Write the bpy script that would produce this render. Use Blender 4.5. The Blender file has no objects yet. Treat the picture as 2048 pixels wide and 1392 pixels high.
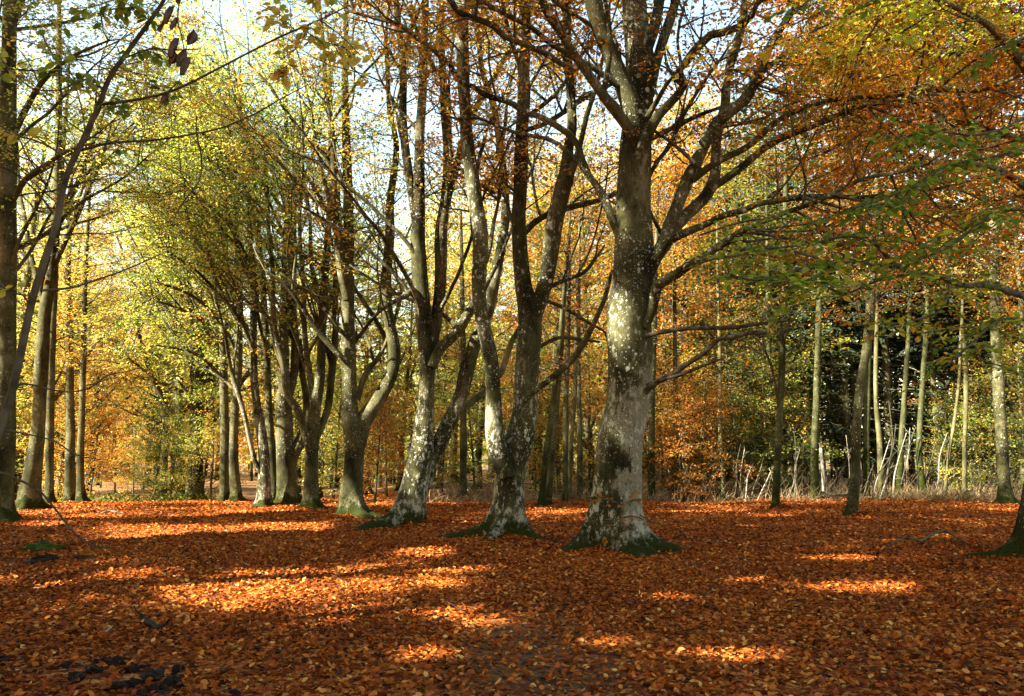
import bpy, math, random
import numpy as np

SEED = 7
R = np.random.default_rng(SEED)
random.seed(SEED)
scene = bpy.context.scene
COL = scene.collection
W = bpy.data.worlds.new("World"); scene.world = W; W.use_nodes = True

# ------------------------------------------------------------------ camera
F = 1593.0
PITCH = math.atan(217.0 / F)
CAMZ = 1.6
cd = bpy.data.cameras.new("camera"); cam = bpy.data.objects.new("camera", cd); COL.objects.link(cam)
cd.sensor_width = 36.0; cd.lens = F / 2048 * 36.0; cd.clip_end = 2000; cd.clip_start = 0.05
cam.location = (0, 0, CAMZ); cam.rotation_euler = (math.pi / 2 + PITCH, 0, 0)
scene.camera = cam
FW = np.array([0, math.cos(PITCH), math.sin(PITCH)]); UP = np.array([0, -math.sin(PITCH), math.cos(PITCH)])

def P(px, py, d):
    """world point seen at a photo pixel, at distance d along +y"""
    ray = FW + np.array([1.0, 0, 0]) * ((px - 1024) / F) - UP * ((py - 696) / F)
    return np.array([0, 0, CAMZ]) + ray * (d / ray[1])

def mpp(py, d):
    ray1 = FW[1] - UP[1] * ((py - 696) / F)
    return d / ray1 / F                      # metres per pixel there

def sstep(a, b, x):
    t = np.clip((x - a) / (b - a), 0, 1); return t * t * (3 - 2 * t)

def gz(x, y):
    """height of the ground"""
    x = np.asarray(x, float); y = np.asarray(y, float)
    z = 0.035 * np.sin(x * 0.9 + 0.6 * y) * np.sin(y * 0.55 - 0.3 * x) + 0.02 * np.sin(x * 2.1 + 1.3) * np.sin(y * 1.7 + x)
    z = z + 0.012 * np.sin(4.3 * x - y) * np.sin(3.9 * y + 2 * x)
    z = z - 0.95 * sstep(27, 43, y) * sstep(-3, -13, x)
    z = z + 0.25 * sstep(24, 40, y) * sstep(6, 14, x)
    return z

# ------------------------------------------------------------------ sun and light
SUN_DIR = np.array([-0.90, -0.42, 0.0]); SUN_EL = math.radians(38)
SUN_DIR = SUN_DIR / np.linalg.norm(SUN_DIR) * math.cos(SUN_EL); SUN_DIR[2] = math.sin(SUN_EL)

# ------------------------------------------------------------------ materials
def new_mat(name):
    m = bpy.data.materials.new(name); m.use_nodes = True
    nt = m.node_tree; nt.nodes.clear()
    out = nt.nodes.new("ShaderNodeOutputMaterial")
    return m, nt, out

def node(nt, t, **kw):
    n = nt.nodes.new(t)
    for k, v in kw.items():
        if k.startswith("i_"):
            n.inputs[k[2:].replace("_", " ")].default_value = v
        else:
            setattr(n, k, v)
    return n

def ramp(nt, stops, interp='LINEAR'):
    n = nt.nodes.new("ShaderNodeValToRGB"); cr = n.color_ramp; cr.interpolation = interp
    while len(cr.elements) < len(stops): cr.elements.new(0.5)
    for e, (p, c) in zip(cr.elements, stops):
        e.position = p; e.color = (*c, 1) if len(c) == 3 else c
    return n

def leaf_mat(name, cols, trans=0.5, boost=1.25, gloss=.035):
    m, nt, out = new_mat(name); L = nt.links.new
    a = node(nt, "ShaderNodeAttribute", attribute_name="rnd")
    k = len(cols)
    r = ramp(nt, [(i / (k - 1), c) for i, c in enumerate(cols)])
    L(a.outputs["Fac"], r.inputs[0])
    tc = node(nt, "ShaderNodeHueSaturation", i_Saturation=1.02, i_Value=boost)
    L(r.outputs[0], tc.inputs["Color"])
    d = node(nt, "ShaderNodeBsdfDiffuse"); t = node(nt, "ShaderNodeBsdfTranslucent")
    L(r.outputs[0], d.inputs[0]); L(tc.outputs[0], t.inputs[0])
    mx = node(nt, "ShaderNodeMixShader"); mx.inputs[0].default_value = trans
    L(d.outputs[0], mx.inputs[1]); L(t.outputs[0], mx.inputs[2])
    g = node(nt, "ShaderNodeBsdfGlossy", i_Roughness=0.45); g.inputs[0].default_value = (.6, .6, .6, 1)
    m2 = node(nt, "ShaderNodeMixShader"); m2.inputs[0].default_value = gloss
    L(mx.outputs[0], m2.inputs[1]); L(g.outputs[0], m2.inputs[2])
    L(m2.outputs[0], out.inputs[0])
    return m

LM = {
    'yellowgreen': leaf_mat("leaf_yellow_green", [(.06, .11, .012), (.16, .22, .025), (.30, .33, .05), (.50, .41, .08), (.56, .31, .05)], .55, 1.25),
    'gold': leaf_mat("leaf_gold", [(.15, .17, .02), (.36, .30, .04), (.52, .34, .055), (.54, .24, .035), (.36, .13, .018)], .55, 1.25),
    'rust': leaf_mat("leaf_rust", [(.11, .10, .010), (.32, .15, .014), (.36, .12, .010), (.28, .07, .008), (.46, .25, .025)], .55, 1.2),
    'green': leaf_mat("leaf_green", [(.025, .05, .006), (.055, .09, .009), (.12, .15, .014), (.28, .25, .02), (.45, .24, .02)], .5, 1.25),
    'green_lit': leaf_mat("leaf_green_lit", [(.07, .12, .012), (.14, .21, .018), (.27, .32, .028), (.48, .36, .035), (.55, .24, .025)], .55, 1.3),  # green leaves with the sky light shining through them put into a brighter colour
    'dead': leaf_mat("leaf_dead", [(.035, .018, .010), (.06, .028, .014), (.09, .04, .02)], 0.15),
    'spruce': leaf_mat("spruce_needles", [(.010, .020, .010), (.018, .032, .014), (.03, .045, .018)], 0.2, 1.0),
    'litter': leaf_mat("leaf_litter", [(.026, .009, .003), (.085, .021, .004), (.20, .041, .006), (.31, .076, .009), (.43, .155, .024), (.54, .30, .09)], 0.12, 1.0, .012),
}

def bark_mat(name, pale=0.0, lichen=1.0, moss=0.55, tone=1.0, green=1.0, patch=None):
    """beech bark: grey green skin, darker stains, round pale lichens, moss over the roots"""
    m, nt, out = new_mat(name); L = nt.links.new
    tc = node(nt, "ShaderNodeTexCoord"); oc = tc.outputs["Object"]
    mp = node(nt, "ShaderNodeMapping"); mp.inputs["Scale"].default_value = (1, 1, .55); L(oc, mp.inputs[0])
    n1 = node(nt, "ShaderNodeTexNoise", i_Scale=1.6, i_Detail=6.0, i_Roughness=.62); L(mp.outputs[0], n1.inputs["Vector"])
    r1 = ramp(nt, [(.33, (.013 * tone, .012 * tone, .005 * tone)), (.44, (.045 * tone, .044 * tone * green, .017 * tone)),
                   (.54, (.090 * tone, .087 * tone * green, .036 * tone)), (.67, (.175 * tone, .165 * tone, .095 * tone))])
    L(n1.outputs[0], r1.inputs[0])
    # fine streaks and pores
    mp2 = node(nt, "ShaderNodeMapping"); mp2.inputs["Scale"].default_value = (14, 14, 5); L(oc, mp2.inputs[0])
    n2 = node(nt, "ShaderNodeTexNoise", i_Scale=2.2, i_Detail=5.0, i_Roughness=.7); L(mp2.outputs[0], n2.inputs["Vector"])
    r2 = ramp(nt, [(.30, (.42, .40, .36)), (.5, (.95, .95, .93)), (.75, (1.25, 1.25, 1.2))]); L(n2.outputs[0], r2.inputs[0])
    mul = node(nt, "ShaderNodeMix", data_type='RGBA', blend_type='MULTIPLY'); mul.inputs[0].default_value = 1
    L(r1.outputs[0], mul.inputs[6]); L(r2.outputs[0], mul.inputs[7])
    col = mul.outputs[2]
    def over(col, fac, c):
        mx = node(nt, "ShaderNodeMix", data_type='RGBA'); L(fac, mx.inputs[0]); L(col, mx.inputs[6])
        if isinstance(c, tuple): mx.inputs[7].default_value = (*c, 1)
        else: L(c, mx.inputs[7])
        return mx.outputs[2]
    def math_(op, a, b):
        n = node(nt, "ShaderNodeMath", operation=op)
        for i, v in enumerate((a, b)):
            if isinstance(v, (int, float)): n.inputs[i].default_value = v
            else: L(v, n.inputs[i])
        return n.outputs[0]
    sep = node(nt, "ShaderNodeSeparateXYZ"); L(oc, sep.inputs[0])
    # bare pale bark low on the trunk, with ragged edge
    if pale > 0:
        n3 = node(nt, "ShaderNodeTexNoise", i_Scale=1.5, i_Detail=9.0, i_Roughness=.74); L(mp.outputs[0], n3.inputs["Vector"])
        z0, z1, px_ = patch or (.5, 2.4, 0.0)
        up = node(nt, "ShaderNodeMapRange", i_From_Min=z0 - .3, i_From_Max=z0 + .2); L(sep.outputs[2], up.inputs[0])
        dn = node(nt, "ShaderNodeMapRange", i_From_Min=z1 + 1.2, i_From_Max=z1 - .2); L(sep.outputs[2], dn.inputs[0])
        zz = math_('MULTIPLY', up.outputs[0], dn.outputs[0])
        lift = math_('MULTIPLY', zz, .16 * pale)
        tot = math_('ADD', math_('ADD', n3.outputs[0], lift), math_('MULTIPLY', math_('MULTIPLY', sep.outputs[0], zz), px_))
        rr = ramp(nt, [(.592, (0, 0, 0)), (.632, (1, 1, 1))]); L(tot, rr.inputs[0])
        n4 = node(nt, "ShaderNodeTexNoise", i_Scale=7.0, i_Detail=6.0, i_Roughness=.75); L(mp2.outputs[0], n4.inputs["Vector"])
        pc = ramp(nt, [(.36, (.035, .032, .02)), (.46, (.13, .12, .08)), (.56, (.19, .18, .12)), (.72, (.25, .235, .165))]); L(n4.outputs[0], pc.inputs[0])
        col = over(col, rr.outputs[0], pc.outputs[0])
    # lichens in two sizes
    for sc, thr, dens in ((6.5, .36, .53), (14.0, .36, .50), (34.0, .36, .46)):
        v = node(nt, "ShaderNodeTexVoronoi", i_Scale=sc); L(oc, v.inputs["Vector"])
        nv = node(nt, "ShaderNodeTexNoise", i_Scale=1.1, i_Detail=3.0); L(oc, nv.inputs["Vector"])
        sc2 = node(nt, "ShaderNodeSeparateColor"); L(v.outputs["Color"], sc2.inputs[0])
        rad = math_('MULTIPLY', sc2.outputs[0], thr)
        dis = math_('SUBTRACT', rad, v.outputs["Distance"])
        k = node(nt, "ShaderNodeMapRange", i_From_Min=-.005, i_From_Max=.03); L(dis, k.inputs[0])
        msk = ramp(nt, [(dens - .04, (0, 0, 0)), (dens + .05, (1, 1, 1))]); L(nv.outputs[0], msk.inputs[0])
        pick = math_('GREATER_THAN', sc2.outputs[1], .45)
        fac = math_('MULTIPLY', math_('MULTIPLY', k.outputs[0], msk.outputs[0]), math_('MULTIPLY', pick, lichen * .85))
        col = over(col, fac, (.42, .42, .36))
    if lichen >= 1:
        n8 = node(nt, "ShaderNodeTexNoise", i_Scale=11.0, i_Detail=9.0, i_Roughness=.68); L(mp.outputs[0], n8.inputs["Vector"])
        n9 = node(nt, "ShaderNodeTexNoise", i_Scale=.9, i_Detail=2.0); L(oc, n9.inputs["Vector"])
        lowz = node(nt, "ShaderNodeMapRange", i_From_Min=3.2, i_From_Max=.4); lowz.inputs["To Max"].default_value = .10; L(sep.outputs[2], lowz.inputs[0])
        sm = math_('ADD', math_('ADD', n8.outputs[0], math_('MULTIPLY', n9.outputs[0], .35)), lowz.outputs[0])
        rk = ramp(nt, [(.775, (0, 0, 0)), (.81, (.8, .8, .8))]); L(sm, rk.inputs[0])
        col = over(col, rk.outputs[0], (.29, .285, .22))
        dk = ramp(nt, [(.30, (.85, .85, .85)), (.40, (0, 0, 0))]); L(n8.outputs[0], dk.inputs[0])
        col = over(col, dk.outputs[0], (.014, .013, .007))
    # moss
    n5 = node(nt, "ShaderNodeTexNoise", i_Scale=3.4, i_Detail=8.0, i_Roughness=.72); L(oc, n5.inputs["Vector"])
    mz = node(nt, "ShaderNodeMapRange", i_From_Min=moss * 1.5 + .1, i_From_Max=-.05); mz.inputs["To Max"].default_value = .62; L(sep.outputs[2], mz.inputs[0])
    mt = math_('ADD', math_('MULTIPLY_ADD' if False else 'MULTIPLY', n5.outputs[0], 1.75), math_('SUBTRACT', mz.outputs[0], .40))
    mr = ramp(nt, [(.74, (0, 0, 0)), (.94, (1, 1, 1))]); L(mt, mr.inputs[0])
    n6 = node(nt, "ShaderNodeTexNoise", i_Scale=40.0, i_Detail=4.0); L(oc, n6.inputs["Vector"])
    mc = ramp(nt, [(.3, (.005, .0075, .001)), (.7, (.028, .036, .003))]); L(n6.outputs[0], mc.inputs[0])
    col = over(col, mr.outputs[0], mc.outputs[0])
    b = node(nt, "ShaderNodeBsdfPrincipled", i_Roughness=.85); b.inputs["Specular IOR Level"].default_value = .08
    L(col, b.inputs["Base Color"])
    hs = math_('ADD', math_('MULTIPLY', n2.outputs[0], .5), math_('MULTIPLY', n1.outputs[0], .6))
    hs = math_('ADD', hs, math_('MULTIPLY', math_('MULTIPLY', n6.outputs[0], mr.outputs[0]), 1.2))
    bp = node(nt, "ShaderNodeBump", i_Strength=.8, i_Distance=.04); L(hs, bp.inputs["Height"])
    L(bp.outputs[0], b.inputs["Normal"]); L(b.outputs[0], out.inputs[0])
    return m

BARK = bark_mat("beech_bark", lichen=.8, tone=.72)
BARK_BIG = bark_mat("beech_bark_pale_patch", pale=1.0, lichen=1.0, tone=.66, patch=(.45, 2.3, .30), moss=.42)
BARK_DBL = bark_mat("beech_bark_blotched", pale=.45, lichen=1.0, tone=.66, patch=(.5, 2.4, -.22), moss=.42)
BARK_FAR = bark_mat("beech_bark_smooth", lichen=.35, tone=.8)
BARK_GREY = bark_mat("bark_pale_stem", lichen=.2, tone=1.1, green=.97, moss=.35)
BARK_MOSSY = bark_mat("bark_mossy_stem", lichen=.2, tone=.62, green=1.1, moss=1.8)

def twig_mat(name, c0, c1):
    m, nt, out = new_mat(name); L = nt.links.new
    tc = node(nt, "ShaderNodeTexCoord")
    n = node(nt, "ShaderNodeTexNoise", i_Scale=9.0, i_Detail=4.0); L(tc.outputs["Object"], n.inputs["Vector"])
    r = ramp(nt, [(.35, c0), (.65, c1)]); L(n.outputs[0], r.inputs[0])
    b = node(nt, "ShaderNodeBsdfPrincipled", i_Roughness=.85); b.inputs["Specular IOR Level"].default_value = .12
    L(r.outputs[0], b.inputs["Base Color"]); L(b.outputs[0], out.inputs[0])
    return m
TWIG = twig_mat("twig_bark", (.028, .024, .014), (.09, .083, .052))
TWIG_DARK = twig_mat("twig_dark_bark", (.030, .027, .019), (.085, .078, .058))
TWIG_PALE = twig_mat("dead_wood_pale", (.12, .105, .075), (.29, .265, .205))
TWIG_BROWN = twig_mat("dead_wood_brown", (.024, .019, .012), (.075, .062, .042))
SOIL = twig_mat("black_soil", (.006, .004, .003), (.022, .015, .010))
MOSSM = twig_mat("moss_cushion", (.014, .028, .004), (.05, .085, .012))

# ------------------------------------------------------------------ mesh building
class Acc:
    """collects quads, then links them as ONE mesh object"""
    def __init__(s): s.v = []; s.f = []; s.m = []; s.r = []; s.n = 0; s.sm = []
    def add(s, v, f, mat=0, rnd=None, smooth=True):
        v = np.asarray(v, np.float32).reshape(-1, 3); f = np.asarray(f, np.int32).reshape(-1, 4)
        s.v.append(v); s.f.append(f + s.n); s.n += len(v)
        s.m.append(np.full(len(f), mat, np.int32))
        s.r.append(np.full(len(f), .5, np.float32) if rnd is None else np.asarray(rnd, np.float32))
        s.sm.append(np.full(len(f), smooth, bool))
    def mesh(s, name, mats):
        me = bpy.data.meshes.new(name)
        v = np.concatenate(s.v); f = np.concatenate(s.f)
        me.vertices.add(len(v)); me.vertices.foreach_set("co", v.ravel())
        me.loops.add(f.size); me.loops.foreach_set("vertex_index", f.ravel())
        me.polygons.add(len(f)); me.polygons.foreach_set("loop_start", np.arange(0, f.size, 4, dtype=np.int32))
        for m in mats: me.materials.append(m)
        me.polygons.foreach_set("material_index", np.concatenate(s.m))
        me.polygons.foreach_set("use_smooth", np.concatenate(s.sm))
        a = me.attributes.new("rnd", 'FLOAT', 'FACE'); a.data.foreach_set("value", np.concatenate(s.r))
        me.update(calc_edges=True)
        return me
    def build(s, name, mats, parent=None):
        if not isinstance(mats, (list, tuple)): mats = [mats]
        o = bpy.data.objects.new(name, s.mesh(name, mats)); COL.objects.link(o)
        if parent is not None: o.parent = parent
        return o

def tag(o, label=None, cat=None, group=None, kind=None):
    if label: o["label"] = label
    if cat: o["category"] = cat
    if group: o["group"] = group
    if kind: o["kind"] = kind
    return o

def empty(name, loc, label=None, cat=None, group=None, rz=0.0):
    o = bpy.data.objects.new(name, None); COL.objects.link(o)
    o.location = tuple(float(c) for c in loc); o.rotation_euler = (0, 0, rz); o.empty_display_size = .3
    return tag(o, label, cat, group)

def unit(a): return a / np.maximum(np.linalg.norm(a, axis=-1, keepdims=True), 1e-9)

def tubes(acc, pts, rad, sides, mat=0, lump=0.0, flare=None, ell=None):
    """pts (T,n,3), rad (T,n): T tubes of n rings"""
    pts = np.asarray(pts, float); rad = np.asarray(rad, float)
    if pts.ndim == 2: pts = pts[None]; rad = rad[None]
    T, n, _ = pts.shape
    tan = np.gradient(pts, axis=1); tan = unit(tan)
    mean = unit(pts[:, -1] - pts[:, 0])
    ref = np.where(np.abs(mean[:, 2:3]) > .8, np.array([[1.0, 0, 0]]), np.array([[0, 0, 1.0]]))
    ref = np.broadcast_to(ref[:, None, :], tan.shape)
    u = unit(ref - tan * np.sum(ref * tan, -1, keepdims=True)); w = np.cross(tan, u)
    th = np.arange(sides) * 2 * math.pi / sides
    rr = np.broadcast_to(rad[:, :, None], (T, n, sides)).copy()
    if lump > 0:
        s = np.cumsum(np.concatenate([np.zeros((T, 1)), np.linalg.norm(np.diff(pts, axis=1), axis=-1)], 1), 1)[:, :, None]
        ph = R.uniform(0, 6.28, (T, 1, 6))
        k = (np.sin(2 * th + ph[..., 0:1] + s * 1.1) * .8 + np.sin(3 * th - s * 1.9 + ph[..., 1:2]) * .6 + np.sin(th + s * 2.7 + ph[..., 2:3]) * .7
             + np.sin(5 * th + s * 4.1 + ph[..., 3:4]) * .35 + np.sin(s * 3.3 + ph[..., 4:5]) * .6 + np.sin(7 * th - 6.3 * s + ph[..., 5:6]) * .2)
        rr = rr * (1 + lump * k)
    if flare is not None:
        rr = rr * flare(th, pts)
    v = pts[:, :, None, :] + (np.cos(th)[None, None, :, None] * u[:, :, None, :] + np.sin(th)[None, None, :, None] * w[:, :, None, :]) * rr[..., None]
    i = np.arange(n - 1)[:, None] * sides; j = np.arange(sides)[None, :]; j2 = (j + 1) % sides
    q = np.stack([i + j, i + j2, i + sides + j2, i + sides + j], -1).reshape(-1, 4)
    f = (q[None] + (np.arange(T) * n * sides)[:, None, None]).reshape(-1, 4)
    acc.add(v, f, mat)
    # end caps: a quad fan over the last ring
    if sides >= 4:
        base = (np.arange(T) * n * sides)[:, None, None]
        off = acc.n - T * n * sides
        caps = []
        for a in range(1, sides - 2, 2):
            caps.append([0, a, a + 1, a + 2])
        cap = np.array(caps) + (n - 1) * sides
        acc.f.append(((cap[None] + base).reshape(-1, 4) + off).astype(np.int32)); k = T * len(caps)
        acc.m.append(np.full(k, mat, np.int32)); acc.r.append(np.full(k, .5, np.float32)); acc.sm.append(np.zeros(k, bool))

def catmull(ctrl, step):
    c = np.asarray(ctrl, float); n = len(c)
    if n < 3:
        k = max(2, int(np.linalg.norm(c[-1, :3] - c[0, :3]) / step) + 1)
        return c[0] + (c[-1] - c[0]) * np.linspace(0, 1, k)[:, None]
    ext = np.vstack([2 * c[0] - c[1], c, 2 * c[-1] - c[-2]])
    out = []
    for i in range(n - 1):
        p0, p1, p2, p3 = ext[i:i + 4]
        k = max(1, int(round(np.linalg.norm(p2[:3] - p1[:3]) / step)))
        t = (np.arange(k) / k)[:, None]
        out.append(.5 * (2 * p1 + (p2 - p0) * t + (2 * p0 - 5 * p1 + 4 * p2 - p3) * t ** 2 + (3 * p1 - p0 - 3 * p2 + p3) * t ** 3))
    out.append(c[-1:]); o = np.vstack(out)
    if o.shape[1] > 3: o[:, 3] = np.maximum(o[:, 3], .002)
    return o

def grow(start, dirs, length, n, wig=.18, lift=0.0):
    """batch of T wandering polylines"""
    T = len(start); p = np.zeros((T, n, 3)); p[:, 0] = start; d = unit(dirs).copy()
    st = (np.asarray(length) / (n - 1))[:, None]
    for k in range(1, n):
        d = unit(d + R.normal(0, wig, (T, 3)) + np.array([0, 0, lift]))
        p[:, k] = p[:, k - 1] + d * st
    return p

def leaves(acc, pos, axis, nrm, size, rnd, mat=0, shape='quad', aspect=.33, fold=.12):
    """one leaf per row: a folded rhombus, or a rounder two-halves blade"""
    N = len(pos)
    if N == 0: return
    a = unit(axis); w = unit(np.cross(nrm, a)); n = np.cross(a, w); s = np.asarray(size).reshape(-1, 1)
    W_ = s * aspect
    if shape == 'quad':
        v = np.stack([pos, pos + a * s * .48 + w * W_ + n * s * fold, pos + a * s - n * s * fold * .6, pos + a * s * .48 - w * W_ + n * s * fold], 1)
        f = np.arange(N)[:, None] * 4 + np.arange(4)
        acc.add(v, f, mat, rnd, False)
    else:
        cu = R.uniform(-.12, .22, (N, 1)) * s
        v = np.stack([pos, pos + a * s * .28 + w * W_ * .85 + n * s * fold, pos + a * s * .66 + w * W_ * .80 + n * (s * fold + cu * .4), pos + a * s + n * cu,
                      pos + a * s * .66 - w * W_ * .80 + n * (s * fold + cu * .4), pos + a * s * .28 - w * W_ * .85 + n * s * fold], 1)
        b = np.arange(N)[:, None] * 6
        f = np.concatenate([b + np.array([0, 1, 2, 3]), b + np.array([0, 3, 4, 5])])
        acc.add(v, f, mat, np.concatenate([rnd, rnd]), False)

# ------------------------------------------------------------------ the gaps in the canopy through which the sun comes
GAPS = []   # (centre, half axes in the plane of the ground, tilt)   or (centre, radius)
def ground_gap(px, py, rx, ry, k=1.0):
    d = CAMZ * F / (py - 913); c = P(px, py, d); c[2] = gz(c[0], c[1])
    GAPS.append(('g', c, max(rx * d / F * k, .12), max(d * d / (CAMZ * F) * ry * k, .16)))
for a in ((325, 1060, 75, 14), (255, 1052, 40, 7), (500, 1148, 55, 20), (505, 1182, 115, 17), (430, 1165, 60, 14), (350, 1158, 55, 12), (265, 1145, 45, 10), (610, 1140, 50, 12),
          (600, 1050, 60, 9), (450, 1058, 36, 6), (520, 1021, 80, 3.5), (95, 1045, 45, 5), (85, 1163, 55, 8), (740, 1163, 60, 13), (700, 1215, 80, 17),
          (900, 1130, 70, 9), (890, 1160, 50, 10), (900, 1218, 60, 11), (965, 1240, 55, 10), (1515, 1155, 55, 7), (1740, 1166, 95, 9), (1470, 1288, 100, 14), (1120, 1018, 60, 5),
          (850, 1100, 65, 8), (1380, 1023, 50, 3.5), (1530, 1025, 50, 4), (1690, 1110, 80, 5), (230, 1122, 50, 7), (180, 1030, 60, 4), (860, 1290, 70, 14), (1210, 1270, 60, 8), (1340, 1180, 50, 6),
          (1650, 985, 25, 6), (1950, 985, 40, 6)):
    ground_gap(*a)
def trunk_gap(px, py, d, r): GAPS.append(('s', P(px, py, d), r))
for a in ((1243, 650, 13.7, .36), (1240, 610, 13.7, .26), (1262, 440, 13.7, .16), (1235, 170, 13.6, .30), (1255, 210, 13.6, .22), (1270, 120, 13.7, .2), (1225, 860, 13.6, .12),
          (990, 850, 15.9, .40), (1003, 900, 15.9, .30), (984, 765, 15.9, .22), (975, 690, 15.9, .18), (1033, 460, 16, .30), (1043, 520, 16, .16), (1048, 110, 16, .3), (960, 550, 16, .2), (962, 470, 16, .18), (925, 90, 16, .25), (930, 220, 16, .2), (1140, 230, 16, .3),
          (833, 965, 19, .30), (845, 900, 19, .25), (850, 845, 19, .25), (850, 770, 19, .2), (938, 622, 19, .25), (838, 560, 19, .25), (842, 250, 19, .3),
          (700, 1005, 21.5, .45), (690, 545, 21.5, .35), (702, 760, 21.5, .35), (697, 680, 21.5, .2), (690, 360, 21.5, .3),
          (527, 965, 25.8, .55), (512, 820, 25.8, .5), (507, 700, 25.8, .3), (572, 885, 26.6, .35), (568, 780, 26.6, .25), (469, 920, 29.5, .7), (619, 760, 24.8, .3), (70, 925, 25, .4), (85, 720, 25, .3), (8, 760, 20, .5),
          (1190, 560, 14, .15), (1715, 700, 21.8, .25), (2005, 820, 27, .3), (1930, 800, 29, .6), (1757, 860, 29, .4), (1500, 950, 29.5, .8), (1880, 900, 29.5, .8), (1480, 990, 29.5, .6), (1600, 985, 29, .6)):
    trunk_gap(*a)

for a in ((330, 400, 28, 2.4), (400, 600, 29, 2.4), (455, 340, 27, 2.2), (300, 640, 33, 2.6), (500, 200, 26, 2.0), (240, 500, 34, 2.6), (560, 420, 26, 1.6), (420, 760, 30, 1.6), (640, 250, 22, 1.3), (200, 760, 33, 2.2)):
    GAPS.append(('f', P(*a[:3]), a[3]))

def sunlit_keep(pos, j=0.0):
    """False for leaves that would hang in one of the gaps"""
    keep = np.ones(len(pos), bool); s = SUN_DIR
    jit = R.uniform(.75, 1.25, len(pos)) if j == 0 else np.full(len(pos), j)
    for g in GAPS:
        c = g[1]
        if g[0] == 'g':
            t = (pos[:, 2] - c[2]) / s[2]
            hx = pos[:, 0] - s[0] * t - c[0]; hy = pos[:, 1] - s[1] * t - c[1]
            q = (hx / g[2]) ** 2 + (hy / g[3]) ** 2
            keep &= ~((q < jit) & (t > .6))
        else:
            dlt = pos - c; al = dlt @ s
            q = np.sum(dlt ** 2, 1) - al ** 2
            keep &= ~((q < (g[2] * jit) ** 2) & (al > (.5 if g[0] == 's' else 5.0)))
    return keep

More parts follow.
